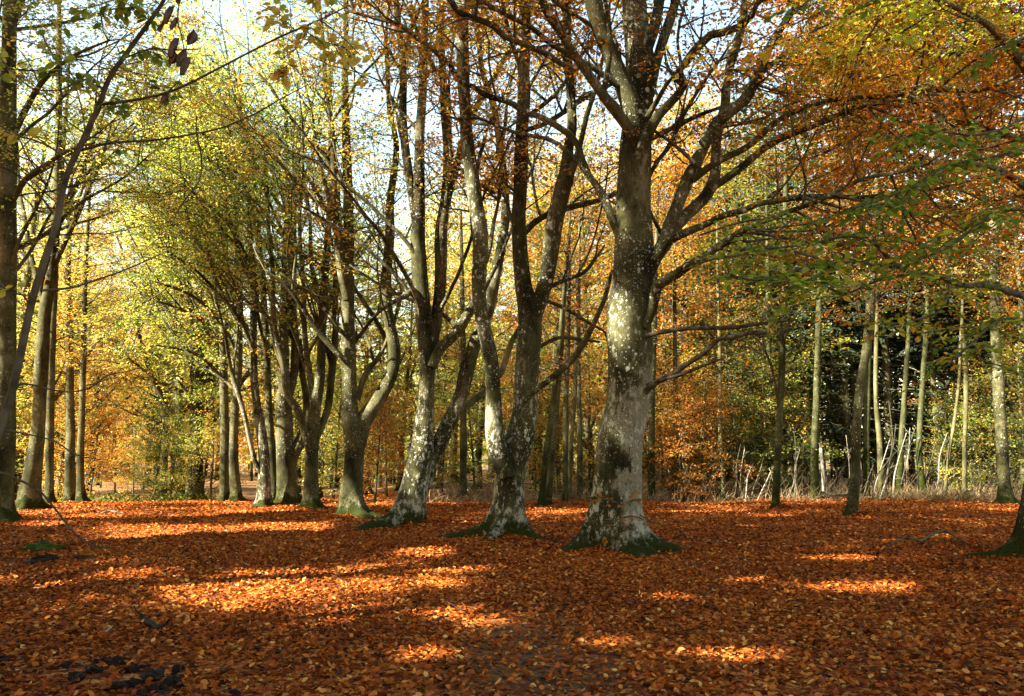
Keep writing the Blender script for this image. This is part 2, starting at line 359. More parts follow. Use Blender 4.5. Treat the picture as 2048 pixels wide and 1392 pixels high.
# ------------------------------------------------------------------ crowns
def crown(acc, axes, base, n_sec, sec_len, n_ter=7, n_leaf=24, leaf=.095, zmin=3.0, t0=.25, lift=.04, spread=.17, bias=(0, 0, 0), clear=None,
          cull=True, leaf_mat_i=1, twig_sides=3, shape='quad', rad0=.022, rndc=(.5, .32), flat=.6, drop=0.0, tw_x=1.4):
    """side branches, twigs and flat sprays of leaves along a tree's stems and limbs (everything local to base)"""
    bias = np.array(bias, float)
    lens = np.array([np.linalg.norm(np.diff(a[:, :3], axis=0), axis=1).sum() * (1 if len(a) > 2 else .5) for a in axes])
    st, dr, ra = [], [], []
    cnt = np.maximum(1, np.round(n_sec * lens / lens.sum())).astype(int)
    for a, k in zip(axes, cnt):
        t = R.uniform(t0, 1, k) ** .8 * (len(a) - 1); i = np.minimum(t.astype(int), len(a) - 2); fr = (t - i)[:, None]
        p = a[i, :3] * (1 - fr) + a[i + 1, :3] * fr
        tg = unit(a[i + 1, :3] - a[i, :3])
        ok = p[:, 2] > zmin
        p, tg = p[ok], tg[ok]; rr = a[i, 3][ok]
        side = R.normal(0, 1, (len(p), 3)); side[:, 2] *= flat; side += bias
        side = unit(side - tg * np.sum(side * tg, 1, keepdims=True))
        d = unit(tg * R.uniform(.1, .9, (len(p), 1)) + side * 1.0 + np.array([0, 0, .10]))
        d[:, 2] *= flat + .15
        st.append(p); dr.append(d); ra.append(rr)
    st = np.vstack(st); dr = np.vstack(dr); ra = np.concatenate(ra); S = len(st)
    if S == 0: return
    sl = sec_len * R.uniform(.45, 1.25, S)
    ns = 7
    sp = grow(st, dr, sl, ns, .16, lift)
    if cull:
        ok = sunlit_keep((sp + np.asarray(base)).reshape(-1, 3), 1.0).reshape(S, ns).all(1)
        sp, sl, ra = sp[ok], sl[ok], ra[ok]; S = len(sp)
        if S == 0: return
    sr = np.minimum(rad0 * sl / sec_len * 1.1, ra * .8)[:, None] * np.linspace(1, .22, ns)[None]
    tubes(acc, sp, sr, 4, 0)
    # twigs, alternating left and right in a nearly level plane
    n_ter = int(n_ter * tw_x); n_leaf = n_leaf / tw_x; T = S * n_ter
    si = np.repeat(np.arange(S), n_ter); tt = np.tile(np.linspace(.22, .98, n_ter), S) + R.uniform(-.06, .06, T)
    tt = np.clip(tt, .1, 1) * (ns - 1); i = np.minimum(tt.astype(int), ns - 2); fr = (tt - i)[:, None]
    tp = sp[si, i] * (1 - fr) + sp[si, i + 1] * fr
    tg = unit(sp[si, i + 1] - sp[si, i])
    lat = unit(np.cross(tg, np.array([0, 0, 1.0])) + 1e-6) * np.where(np.arange(T) % 2 == 0, 1, -1)[:, None]
    td = unit(tg * R.uniform(.4, 1.1, (T, 1)) + lat * R.uniform(.5, 1.1, (T, 1)) + R.normal(0, .16, (T, 3)))
    tl = sl[si] * R.uniform(.22, .52, T) * (1.15 - .5 * tt / (ns - 1))
    nt_ = 4
    tw = grow(tp, td, tl, nt_, .14, -.02)
    if cull:
        ok = sunlit_keep((tw + np.asarray(base)).reshape(-1, 3), 1.0).reshape(T, nt_).all(1)
        tw, tl, si = tw[ok], tl[ok], si[ok]; T = len(tw)
        if T == 0: return
    tr = np.clip(rad0 * .32 * tl[:, None] / .8, .003, .012) * np.linspace(1, .35, nt_)[None]
    tubes(acc, tw, tr, twig_sides, 0)
    # leaves
    k = np.maximum(1, R.poisson(n_leaf * np.clip(tl / (sec_len * .36), .3, 1.6)))
    li = np.repeat(np.arange(T), k); N = len(li)
    u = R.uniform(.05, 1.05, N) * (nt_ - 1); i = np.minimum(u.astype(int), nt_ - 2); fr = (u - i)[:, None]
    c = tw[li, i] * (1 - fr) + tw[li, i + 1] * fr
    tg = unit(tw[li, i + 1] - tw[li, i])
    lt = unit(np.cross(tg, np.array([0, 0, 1.0])) + 1e-6) * np.where(R.random(N) < .5, 1, -1)[:, None]
    off = np.abs(R.normal(0, spread, N))[:, None]
    pos = c + lt * off + R.normal(0, .035, (N, 3)) - np.array([0, 0, .22]) * off * R.uniform(0, 1, (N, 1))
    ax = unit(lt * .8 + tg * .6 + R.normal(0, .45, (N, 3)) - np.array([0, 0, .25]))
    nr = np.array([0, 0, 1.0]) + R.normal(0, .28, (N, 3))
    keep = np.ones(N, bool)
    wp = pos + np.asarray(base)
    if cull: keep &= sunlit_keep(wp + ax * leaf * .5)
    if clear is not None:
        for (cx, cy, cr, zc) in clear:
            keep &= ~((np.hypot(wp[:, 0] - cx, wp[:, 1] - cy) < cr) & (wp[:, 2] < zc))
    keep &= pos[:, 2] > 0.3
    if drop > 0: keep &= R.random(N) > drop
    sprayc = R.normal(rndc[0], rndc[1] * .7, S)[si][li]
    rnd = np.clip(sprayc + R.normal(0, rndc[1] * .6, N), 0, 1)
    sz = leaf * R.uniform(.7, 1.25, N)
    leaves(acc, pos[keep], ax[keep], nr[keep], sz[keep], rnd[keep], leaf_mat_i, shape)

def root_flare(r0, amp, hgt, seed, nlob=6, squash=1.0):
    q = np.random.default_rng(seed)
    a0 = q.uniform(0, 6.28, nlob) * 0 + np.arange(nlob) * 6.283 / nlob + q.uniform(-.45, .45, nlob)
    h = q.uniform(.35, 1.45, nlob); wd = q.uniform(16, 48, nlob)
    def f(th, pts):
        z = np.maximum(pts[..., 2], -.05)[..., None]
        lob = sum(hh * np.exp(w * (np.cos(th - a) - 1)) for a, hh, w in zip(a0, h, wd))
        e = np.exp(-z / hgt); e2 = np.exp(-z / (hgt * .62))
        e3 = np.exp(-z / (hgt * .22))
        return 1 + amp * (.22 * e + .38 * e * lob + .75 * e2 * lob + 1.5 * e3 * lob)
    return f

def trunk_mesh(ctrl, step=.1, sides=22, lump=.035, flare=None, deep=.3):
    c = np.asarray(ctrl, float)
    p = catmull(c, step)
    low = p[0].copy(); low[2] -= deep; low2 = p[0].copy(); low2[2] -= deep * .5
    p = np.vstack([low, low2, p])
    return p

TREES = {}
def hero(name, bpx, d, stems, bark, label, mat, sides=22, flare=(1.0, .35, 6), limbs=(), crown_kw=None, cat='tree', group=None, extra=None, z_at=None, ltwig=TWIG, fan=None):
    """a traced tree: stems / limbs are pixel polylines (px, py, width px) given a depth offset start..end"""
    bx = P(bpx, 913, d)[0]; base = np.array([bx, d, float(gz(bx, d))])
    root = empty(name, base, label, cat, group)
    axes = []
    def world(spec, first=False):
        d0, d1, pts = spec[0], spec[1], spec[2]
        n = len(pts); out = []
        for k, (x, y, w) in enumerate(pts):
            dd = d + d0 + (d1 - d0) * (k / (n - 1)) ** 1.1
            q = P(x, y, dd) - base
            out.append((*q, w * .475 * mpp(y, dd)))
        out = np.array(out)
        return out
    acc = Acc()
    c = world(stems[0]); c[0, :3] = (c[0, 0], c[0, 1], 0.0)
    p = trunk_mesh(c, .07)
    hid = hash_(name + str(bpx))
    tubes(acc, p[None, :, :3], p[None, :, 3], sides * 2, 0, .035, root_flare(p[0, 3], flare[0], flare[1], hid, flare[2]))
    axes.append(p[2:])
    acc.build('trunk', bark, root)
    for s in list(stems[1:]) + list(limbs):
        c = world(s); p = catmull(c, .14)
        thin = c[:, 3].max() < .05
        # a little crook in every limb
        if not thin:
            ph = R.uniform(0, 6.28, 3); t = np.arange(len(p)) * .14
            p[:, :3] += np.stack([np.sin(t * 2.1 + ph[0]), np.sin(t * 1.7 + ph[1]), np.sin(t * 2.6 + ph[2])], 1) * p[:, 3:4] * .18 * np.clip(t / .5, 0, 1)[:, None]
        a2 = Acc(); tubes(a2, p[None, :, :3], p[None, :, 3], 14 if not thin else 8, 0, .05)
        a2.build('limb', s[3] if len(s) > 3 else bark, root)
        if len(s) <= 4 or s[4]: axes.append(p)
    if fan:
        nf, z0, z1, L0, L1, az, asd = fan
        st_ = [a for a in axes if a[-1, 2] > z0 + 1]
        for k in range(nf):
            a = st_[k % len(st_)]; ok = np.where((a[:, 2] > z0) & (a[:, 2] < z1))[0]
            if len(ok) == 0: continue
            i = ok[int(R.random() ** 1.2 * len(ok))]; best = None
            for _ in range(5):
                th = math.radians(R.normal(az, asd)); el = math.radians(R.uniform(34, 68)); L = R.uniform(L0, L1)
                g = grow(a[i:i + 1, :3], np.array([[math.cos(th) * math.cos(el), math.sin(th) * math.cos(el), math.sin(el)]]), np.array([L]), 12, .10, .035)[0]
                bad = (~sunlit_keep(g + base, .7)).sum()
                if best is None or bad < best[0]: best = (bad, g, L)
                if bad == 0: break
            g, L = best[1], best[2]
            r = min(a[i, 3] * .62, .018 + .0085 * L) * np.linspace(1, .14, 12)
            p = catmull(np.concatenate([g, r[:, None]], 1), .2)
            a2 = Acc(); tubes(a2, p[None, :, :3], p[None, :, 3], 8, 0, .05); a2.build('limb', bark, root); axes.append(p)
    ca = Acc()
    if crown_kw is not None:
        for kw in (crown_kw if isinstance(crown_kw, list) else [crown_kw]):
            kw = dict(kw); sel = kw.pop('axes', None)
            ax = [axes[i] for i in sel] if sel is not None else axes
            add = kw.pop('add', None)
            if add: ax = ax + [np.array(x, float) for x in add]
            crown(ca, ax, base, **kw)
    if extra: extra(ca, base)
    if ca.n: ca.build('crown', [ltwig, LM[mat], LM['green_lit']], root)
    TREES[name + str(bpx)] = (root, base)
    return root

def hash_(s):
    h = 7
    for ch in s: h = (h * 31 + ord(ch)) % 1000003
    return h

def spray(acc, base, pts, d0, d1, leaf, n_side, side_len, per, rndc, rad=None, shape='blade', li=1, droop=.25):
    """a traced leafy branch near the camera: pixel polyline, side twigs and full leaf blades"""
    n = len(pts)
    c = np.array([(*(P(x, y, d0 + (d1 - d0) * k / max(1, n - 1)) - base), w * .5 * mpp(y, d0)) for k, (x, y, w) in enumerate(pts)])
    p = catmull(c, .08)
    tubes(acc, p[None, :, :3], p[None, :, 3], 6, 0, .04)
    t = np.sort(R.uniform(.05, 1, n_side)) * (len(p) - 1); i = np.minimum(t.astype(int), len(p) - 2)
    st = p[i, :3]; tg = unit(p[i + 1, :3] - p[i, :3])
    lat = np.cross(tg, np.array([0, 0, 1.0])) * np.where(np.arange(n_side) % 2, 1, -1)[:, None]
    dr = unit(tg * .7 + lat * .9 + R.normal(0, .3, (n_side, 3)))
    sl = side_len * R.uniform(.4, 1.2, n_side)
    tw = grow(st, dr, sl, 5, .14, -.05)
    tubes(acc, tw, np.clip(sl[:, None] * .006, .0015, .006) * np.linspace(1, .4, 5)[None], 4, 0)
    k = np.maximum(2, R.poisson(per * sl / side_len)); l = np.repeat(np.arange(n_side), k); N = len(l)
    u = R.uniform(.1, 1, N) * 4; i = np.minimum(u.astype(int), 3); fr = (u - i)[:, None]
    c = tw[l, i] * (1 - fr) + tw[l, i + 1] * fr; tg = unit(tw[l, i + 1] - tw[l, i])
    lt = unit(np.cross(tg, np.array([0, 0, 1.0])) + 1e-6) * np.where(R.random(N) < .5, 1, -1)[:, None]
    ax = unit(lt * .8 + tg * .6 + R.normal(0, .3, (N, 3)) - np.array([0, 0, droop])); nr = np.array([0, 0, 1.0]) + R.normal(0, .35, (N, 3))
    rnd = np.clip(R.normal(rndc[0], rndc[1], N), 0, 1)
    leaves(acc, c + lt * .01, ax, nr, leaf * R.uniform(.65, 1.2, N), rnd, li, shape, .34, .07)

# ------------------------------------------------------------------ ground
def ground():
    def axis(lo, hi, st, far):
        a = np.arange(lo, hi + 1e-6, st); g = st * 1.35 ** np.arange(1, 40); g = np.cumsum(g); g = g[g < far]
        return np.concatenate([lo - g[::-1], a, hi + g])
    xs = axis(-26, 26, .2, 700); ys = axis(-4, 44, .2, 700)
    X, Y = np.meshgrid(xs, ys); Z = gz(X, Y)
    v = np.stack([X, Y, Z], -1).reshape(-1, 3); nx = len(xs)
    i = (np.arange(len(ys) - 1) * nx)[:, None] + np.arange(nx - 1)[None]
    f = np.stack([i, i + 1, i + nx + 1, i + nx], -1).reshape(-1, 4)
    m, nt, out = new_mat("forest_floor"); L = nt.links.new
    tc = node(nt, "ShaderNodeTexCoord"); oc = tc.outputs["Object"]
    nz = node(nt, "ShaderNodeTexNoise", i_Scale=6.0, i_Detail=3.0); L(oc, nz.inputs["Vector"])
    mxv = node(nt, "ShaderNodeVectorMath", operation='MULTIPLY_ADD'); L(nz.outputs["Color"], mxv.inputs[0]); mxv.inputs[1].default_value = (.12, .12, 0); L(oc, mxv.inputs[2])
    cols = [(0.0, (.022, .008, .003)), (.22, (.09, .020, .004)), (.48, (.22, .050, .006)), (.72, (.34, .095, .010)), (1, (.48, .21, .045))]
    vo = node(nt, "ShaderNodeTexVoronoi", i_Scale=15.0); L(mxv.outputs[0], vo.inputs["Vector"])
    se = node(nt, "ShaderNodeSeparateColor"); L(vo.outputs["Color"], se.inputs[0])
    r1 = ramp(nt, cols); L(se.outputs[0], r1.inputs[0])
    # bare earth of the worn track, and the brown floor inside the wood
    sp = node(nt, "ShaderNodeSeparateXYZ"); L(oc, sp.inputs[0])
    def M(op, a, b=0.0):
        n = node(nt, "ShaderNodeMath", operation=op)
        for k, q in enumerate((a, b)):
            if isinstance(q, (int, float)): n.inputs[k].default_value = q
            else: L(q, n.inputs[k])
        return n.outputs[0]
    n2 = node(nt, "ShaderNodeTexNoise", i_Scale=1.2, i_Detail=6.0, i_Roughness=.65); L(oc, n2.inputs["Vector"])
    dx = M('DIVIDE', M('SUBTRACT', sp.outputs[0], .15), .75); dy = M('DIVIDE', M('SUBTRACT', sp.outputs[1], 6.2), 1.9)
    q = M('ADD', M('MULTIPLY', dx, dx), M('MULTIPLY', dy, dy))
    bare = node(nt, "ShaderNodeMapRange", i_From_Min=1.25, i_From_Max=.45); L(M('ADD', q, M('MULTIPLY', M('SUBTRACT', n2.outputs[0], .5), 2.2)), bare.inputs[0])
    n3 = node(nt, "ShaderNodeTexNoise", i_Scale=38.0, i_Detail=6.0, i_Roughness=.7); L(oc, n3.inputs["Vector"])
    er = ramp(nt, [(.3, (.026, .015, .006)), (.55, (.078, .046, .020)), (.75, (.14, .092, .045))]); L(n3.outputs[0], er.inputs[0])
    c1 = node(nt, "ShaderNodeMix", data_type='RGBA'); L(M('MULTIPLY', bare.outputs[0], .75), c1.inputs[0]); L(r1.outputs[0], c1.inputs[6]); L(er.outputs[0], c1.inputs[7])
    # the wood's own floor: straw and needles
    edge = M('ADD', sp.outputs[1], M('MULTIPLY', M('SUBTRACT', n2.outputs[0], .5), 7.0))
    wood = node(nt, "ShaderNodeMapRange", i_From_Min=28.5, i_From_Max=31.0); L(edge, wood.inputs[0])
    rt = node(nt, "ShaderNodeMapRange", i_From_Min=-4.0, i_From_Max=-1.0); L(M('ADD', sp.outputs[0], M('MULTIPLY', M('SUBTRACT', sp.outputs[1], 28.0), .2)), rt.inputs[0])
    far = node(nt, "ShaderNodeMapRange", i_From_Min=45.0, i_From_Max=52.0); L(edge, far.inputs[0])
    wf = M('MAXIMUM', M('MULTIPLY', wood.outputs[0], rt.outputs[0]), M('MULTIPLY', far.outputs[0], .8))
    wr = ramp(nt, [(.3, (.03, .018, .008)), (.5, (.09, .055, .023)), (.7, (.18, .125, .055))]); L(n3.outputs[0], wr.inputs[0])
    c2 = node(nt, "ShaderNodeMix", data_type='RGBA'); L(wf, c2.inputs[0]); L(c1.outputs[2], c2.inputs[6]); L(wr.outputs[0], c2.inputs[7])
    b = node(nt, "ShaderNodeBsdfPrincipled", i_Roughness=.9); b.inputs["Specular IOR Level"].default_value = .15
    L(c2.outputs[2], b.inputs["Base Color"])
    hh = M('ADD', M('MULTIPLY', vo.outputs["Distance"], .8), M('MULTIPLY', n3.outputs[0], .5))
    bp = node(nt, "ShaderNodeBump", i_Strength=.8, i_Distance=.03); L(hh, bp.inputs["Height"]); L(bp.outputs[0], b.inputs["Normal"])
    L(b.outputs[0], out.inputs[0])
    a = Acc(); a.add(v, f); o = a.build('ground', m); tag(o, kind='structure')
ground()

# bare spots: (px, py, rx, ry, how bare)
def flat(px, py):
    d = CAMZ * F / (py - 913); return (px - 1024) / F * d, d
BARE = []
for px, py, rx, ry, k in ((1090, 1345, 200, 90, .42), (1010, 1265, 120, 40, .3), (900, 1200, 70, 14, .3), (820, 1155, 60, 10, .3), (280, 1318, 130, 34, .55), (180, 1325, 60, 16, .6), (1060, 1240, 70, 20, .35), (30, 1292, 60, 8, .7), (120, 1118, 60, 8, .7), (760, 1125, 60, 10, .4)):
    x, y = flat(px, py); BARE.append((x, y, rx * y / F, y * y / (CAMZ * F) * ry, k))

def litter():
    xs, ys = [], []
    for y0 in np.arange(2.6, 40, .4):
        rho = min(1000, 1000 * (8.5 / max(y0, .1)) ** 1.35) if y0 < 30 else 60
        w = 2 * (.72 * y0 + 2.0); n = int(rho * w * .4)
        xs.append(R.uniform(-w / 2, w / 2, n)); ys.append(R.uniform(y0, y0 + .4, n))
    x = np.concatenate(xs); y = np.concatenate(ys); N = len(x)
    keep = np.ones(N, bool)
    for bx, by, rx, ry, k in BARE:
        q = ((x - bx) / rx) ** 2 + ((y - by) / ry) ** 2
        keep &= ~((q < R.uniform(.4, 1.3, N)) & (R.random(N) < k))
    keep &= ~((y > 29 + 1.5 * np.sin(x * .7)) & (x > -4) & (R.random(N) < .75))
    x, y = x[keep], y[keep]; N = len(x)
    patch = np.sin(x * 1.3 + .7 * np.sin(y)) * np.sin(y * 1.1 + x * .6)
    z = gz(x, y) + R.uniform(.002, .034, N)
    far = np.clip((y - 9) / 20, 0, 1)
    a = R.uniform(0, 6.283, N)
    tilt = R.normal(0, .30, N)
    ax = np.stack([np.cos(a), np.sin(a), tilt], 1); nr = np.array([0, 0, 1.0]) + R.normal(0, .48, (N, 3))
    rnd = np.clip(R.normal(.42 + .07 * patch, .24, N), 0, 1)
    ex = []
    for cx, cy, r in ((1.85, 14, .62), (-.15, 16.2, .5), (-2.5, 19.3, .5), (-4.4, 21.8, .4), (-7.6, 27, .5), (8.6, 13, .65), (-12.7, 20, .4), (-6.3, 25, .3), (9.3, 21.8, .2), (8.25, 25, .15)):
        m_ = 1500; an = R.uniform(0, 6.283, m_); rr = r * (.8 + np.abs(R.normal(0, .55, m_)))
        ex.append(np.stack([cx + rr * np.cos(an), cy + rr * np.sin(an), .11 * np.exp(-(rr - r * .8) / .22) * R.uniform(.2, 1, m_)], 1))
    ex = np.vstack(ex); x = np.concatenate([x, ex[:, 0]]); y = np.concatenate([y, ex[:, 1]]); zup = np.concatenate([np.zeros(N), ex[:, 2]]); N = len(x)
    z = gz(x, y) + R.uniform(.002, .034, N) + zup; patch = np.sin(x * 1.3 + .7 * np.sin(y)) * np.sin(y * 1.1 + x * .6)
    far = np.clip((y - 9) / 20, 0, 1); a = R.uniform(0, 6.283, N); tilt = R.normal(0, .30, N)
    ax = np.stack([np.cos(a), np.sin(a), tilt], 1); nr = np.array([0, 0, 1.0]) + R.normal(0, .48, (N, 3))
    rnd = np.clip(R.normal(.47 + .07 * patch, .23, N), 0, 1)
    ac = Acc(); sz = R.uniform(.026, .072, N) * (1 + .6 * far)
    nearm = y < 15
    leaves(ac, np.stack([x, y, z], 1)[nearm], ax[nearm], nr[nearm], sz[nearm], rnd[nearm], 0, 'blade', .33, .06)
    leaves(ac, np.stack([x, y, z], 1)[~nearm], ax[~nearm], nr[~nearm], sz[~nearm], rnd[~nearm], 0, 'quad', .34, .06)
    o = ac.build('fallen_leaves', [LM['litter']]); tag(o, kind='stuff')
litter()

def fallen_twigs():
    n = 700; y = 4 + 24 * R.random(n) ** 1.4; x = R.uniform(-.72, .72, n) * y
    st = np.stack([x, y, gz(x, y) + .03], 1); an = R.uniform(0, 6.283, n)
    g = grow(st, np.stack([np.cos(an), np.sin(an), R.normal(0, .08, n)], 1), R.uniform(.08, .45, n), 5, .2)
    g[:, :, 2] = np.maximum(g[:, :, 2], gz(g[:, :, 0], g[:, :, 1]) + .018)
    a = Acc(); tubes(a, g, R.uniform(.002, .006, (n, 1)) * np.linspace(1, .5, 5), 5, 0, .1)
    tag(a.build('fallen_twigs', [TWIG_BROWN]), kind='stuff')
fallen_twigs()

# ------------------------------------------------------------------ the traced beeches
CLR = [(1.85, 14, 1.3, 6.5), (-.15, 16.2, 1.3, 6.5), (-2.5, 19.3, 1.2, 6), (-4.4, 21.8, 1.2, 5.5)]
K = dict(clear=CLR)

def big_extra(ca, base):
    # suckers with orange leaves round the foot
    for pts, ns in (([(1235, 1005, 3), (1205, 997, 3), (1172, 996, 2)], 9), ([(1240, 1010, 3), (1270, 1000, 3), (1308, 998, 2)], 10), ([(1230, 1040, 3), (1262, 1032, 3), (1290, 1040, 2)], 7),
                    ([(1225, 1055, 3), (1240, 1045, 2), (1220, 1040, 2)], 5), ([(1215, 1075, 3), (1200, 1070, 2)], 3), ([(1280, 1030, 3), (1305, 1045, 2), (1320, 1048, 2)], 4)):
        spray(ca, base, pts, 13.3, 13.15, .085, ns, .22, 3, (.45, .2))
    # orange tufts on the stems
    for x, y in ((1268, 132), (1300, 155), (1262, 262), (1305, 60), (1322, 25)):
        spray(ca, base, [(x, y, 3), (x + 18, y - 4, 2)], 13.4, 13.2, .08, 3, .2, 3, (.4, .2))
    # long green and yellow sprays reaching out from the lower right limbs
    for pts, r in (([(1355, 545, 4), (1420, 520, 4), (1480, 510, 3), (1540, 500, 3)], (.30, .2)), ([(1400, 470, 4), (1480, 445, 4), (1545, 437, 3), (1600, 440, 2)], (.22, .18)),
                   ([(1460, 500, 4), (1560, 500, 4), (1650, 520, 3)], (.35, .25))):
        spray(ca, base, pts, 13.2, 10.0, .095, 24, .55, 8, r, li=2)

big_limbs = [
    (-.1, -1.2, [(1280, 285, 34), (1262, 228, 40), (1240, 160, 38), (1222, 105, 34), (1203, 50, 36), (1188, 0, 38), (1172, -70, 34), (1168, -160, 28), (1150, -300, 18), (1140, -420, 8)]),
    (-.3, -2.0, [(1275, 285, 22), (1245, 240, 24), (1215, 202, 23), (1185, 160, 21), (1160, 125, 20), (1145, 105, 20), (1128, 75, 18), (1108, 45, 18), (1088, 10, 16), (1075, -40, 14), (1050, -110, 10)]),
    (-.9, -2.2, [(1152, 138, 12), (1120, 126, 12), (1094, 109, 12), (1051, 89, 12), (1008, 72, 12), (988, 52, 13), (950, 37, 12), (919, 26, 12), (902, 0, 13), (880, -50, 10), (840, -120, 6)]),
    (-.4, -1.6, [(1235, 172, 12), (1189, 138, 12), (1137, 106, 11), (1103, 89, 11), (1065, 57, 10), (1011, 29, 9), (962, 0, 9), (900, -35, 6)]),
    (-.5, -1.0, [(1200, 62, 9), (1168, 40, 8), (1137, 23, 8), (1106, 0, 8), (1070, -40, 5)]),
    (-.45, -1.8, [(1285, 300, 24), (1292, 278, 23), (1309, 244, 21), (1326, 220, 19), (1350, 195, 18), (1367, 171, 18), (1365, 156, 17), (1358, 139, 16), (1375, 120, 19), (1392, 98, 19), (1421, 71, 17), (1446, 66, 17), (1477, 54, 16), (1502, 32, 14), (1512, 12, 11), (1545, -25, 8), (1600, -60, 5)]),
    (-.9, -1.2, [(1364, 152, 8), (1360, 117, 7), (1355, 85, 6), (1360, 42, 6), (1367, 22, 6), (1358, 5, 5), (1350, -20, 4)]),
    (-.35, -.8, [(1295, 235, 14), (1318, 197, 11), (1333, 170, 9), (1350, 150, 7)]),
    (-.1, .4, [(1290, 110, 24), (1304, 70, 25), (1312, 30, 24), (1318, -10, 22), (1335, -90, 18), (1360, -200, 12), (1380, -320, 6)]),
    (.2, .9, [(1300, 190, 20), (1318, 110, 20), (1335, 50, 20), (1350, 0, 18), (1375, -80, 14), (1410, -180, 8)]),
    (-.2, .6, [(1278, 610, 22), (1290, 565, 27), (1306, 523, 29), (1326, 487, 30), (1340, 445, 28), (1358, 405, 27), (1380, 355, 26), (1397, 317, 25), (1416, 273, 25), (1433, 247, 25), (1455, 225, 24), (1485, 200, 23), (1509, 166, 22), (1529, 127, 20), (1543, 90, 18), (1560, 60, 16), (1585, 20, 13), (1615, -30, 10), (1660, -110, 6)]),
    (.2, 1.8, [(1308, 525, 20), (1326, 497, 24), (1343, 462, 26), (1368, 432, 27), (1392, 411, 27), (1416, 388, 25), (1430, 355, 23), (1431, 320, 23), (1432, 269, 22), (1450, 208, 20), (1455, 159, 19), (1475, 85, 17), (1485, 25, 15), (1492, -60, 11), (1500, -170, 6)]),
    (-.35, -2.4, [(1310, 520, 18), (1331, 487, 17), (1355, 472, 16), (1392, 457, 15), (1421, 445, 14), (1453, 430, 14), (1490, 421, 13), (1514, 408, 12), (1550, 402, 12), (1590, 395, 12), (1650, 392, 11), (1730, 395, 10), (1800, 385, 8), (1900, 375, 6)]),
    (-.3, -2.6, [(1290, 655, 18), (1306, 615, 20), (1314, 579, 24), (1331, 560, 24), (1358, 545, 22), (1380, 528, 20), (1404, 516, 18), (1431, 496, 17), (1460, 479, 16), (1485, 462, 15), (1519, 447, 13), (1570, 425, 11), (1640, 400, 9), (1720, 360, 8), (1800, 345, 7), (1880, 320, 5)]),
    (-.1, -1.6, [(1385, 360, 14), (1430, 325, 14), (1500, 290, 13), (1560, 240, 12), (1640, 205, 11), (1720, 195, 11), (1800, 190, 10), (1880, 180, 9), (1960, 182, 8), (2040, 150, 7)]),
    (.2, -.8, [(1420, 380, 16), (1480, 335, 16), (1540, 290, 15), (1600, 262, 14), (1690, 225, 13), (1760, 200, 12), (1830, 205, 10), (1900, 245, 8), (1960, 300, 5)]),
    (-.4, -1.6, [(1290, 785, 13), (1309, 767, 12), (1340, 752, 11), (1381, 724, 10), (1408, 706, 11), (1440, 676, 10), (1467, 673, 10), (1503, 665, 9), (1537, 668, 7)], TWIG_BROWN, False),
    (-.4, -1.2, [(1295, 770, 9), (1313, 762, 8), (1363, 749, 7), (1408, 731, 6), (1445, 717, 4)], TWIG_BROWN, False),
    (-.4, -1.5, [(1290, 672, 11), (1309, 667, 10), (1363, 658, 9), (1431, 656, 9), (1476, 654, 8), (1522, 647, 7), (1594, 640, 4)], TWIG_BROWN, False),
    (-.1, .9, [(1240, 480, 14), (1228, 450, 16), (1216, 420, 17), (1206, 394, 17), (1187, 362, 14), (1172, 342, 13), (1152, 318, 11), (1131, 300, 10), (1103, 281, 9), (1051, 270, 8), (1017, 261, 7), (985, 247, 6), (956, 236, 6), (916, 237, 5), (870, 225, 3)]),
    (.3, 1.4, [(1178, 348, 12), (1166, 322, 12), (1152, 287, 14), (1131, 264, 14), (1088, 236, 13), (1051, 224, 12), (1022, 207, 12), (971, 190, 11), (945, 172, 10), (919, 161, 10), (899, 129, 11), (873, 106, 11), (850, 89, 11), (800, 50, 10), (755, 37, 8), (690, 20, 5)]),
    (.2, .9, [(1265, 470, 10), (1280, 400, 10), (1310, 330, 9), (1340, 290, 9), (1370, 225, 8), (1410, 160, 7), (1440, 120, 6), (1462, 85, 4)]),
    (.2, 1.0, [(1290, 285, 11), (1320, 268, 11), (1360, 248, 10), (1400, 230, 9), (1440, 215, 7)]),
]
hero('beech_tree', 1240, 14.0, [
    (0, .1, [(1238, 1092, 112), (1232, 1040, 108), (1236, 960, 98), (1241, 880, 97), (1252, 820, 95), (1258, 760, 92), (1260, 700, 92), (1260, 640, 92), (1266, 560, 84), (1266, 480, 78), (1267, 400, 74), (1270, 340, 70), (1272, 280, 66), (1275, 240, 62), (1279, 190, 60), (1281, 137, 60), (1277, 90, 56), (1270, 40, 52), (1268, 0, 50), (1264, -80, 44), (1268, -160, 36), (1262, -280, 28), (1266, -420, 16), (1262, -520, 6)])],
    BARK_BIG, 'huge old beech with pale bare bark patch and mossy flared foot, thickest trunk in view', 'rust', 28, (.75, .40, 7), fan=(14, 5.5, 11, 2.5, 5, 150, 90),
    limbs=big_limbs, extra=big_extra,
    crown_kw=[dict(n_sec=120, sec_len=2.4, n_ter=7, n_leaf=20, leaf=.09, zmin=4.6, axes=[11, 12, 13, 14, 15, 16], bias=(.5, -.1, 0), rndc=(.45, .3), drop=.1, **K),
              dict(n_sec=110, sec_len=2.0, n_ter=6, n_leaf=16, leaf=.085, zmin=5, axes=[1, 2, 3, 4, 5, 6, 7, 17, 18, 19, 20], rndc=(.45, .3), drop=.1, **K),
              dict(n_sec=60, sec_len=3.2, n_ter=8, n_leaf=34, leaf=.11, zmin=9.5, rndc=(.45, .3), **K)])

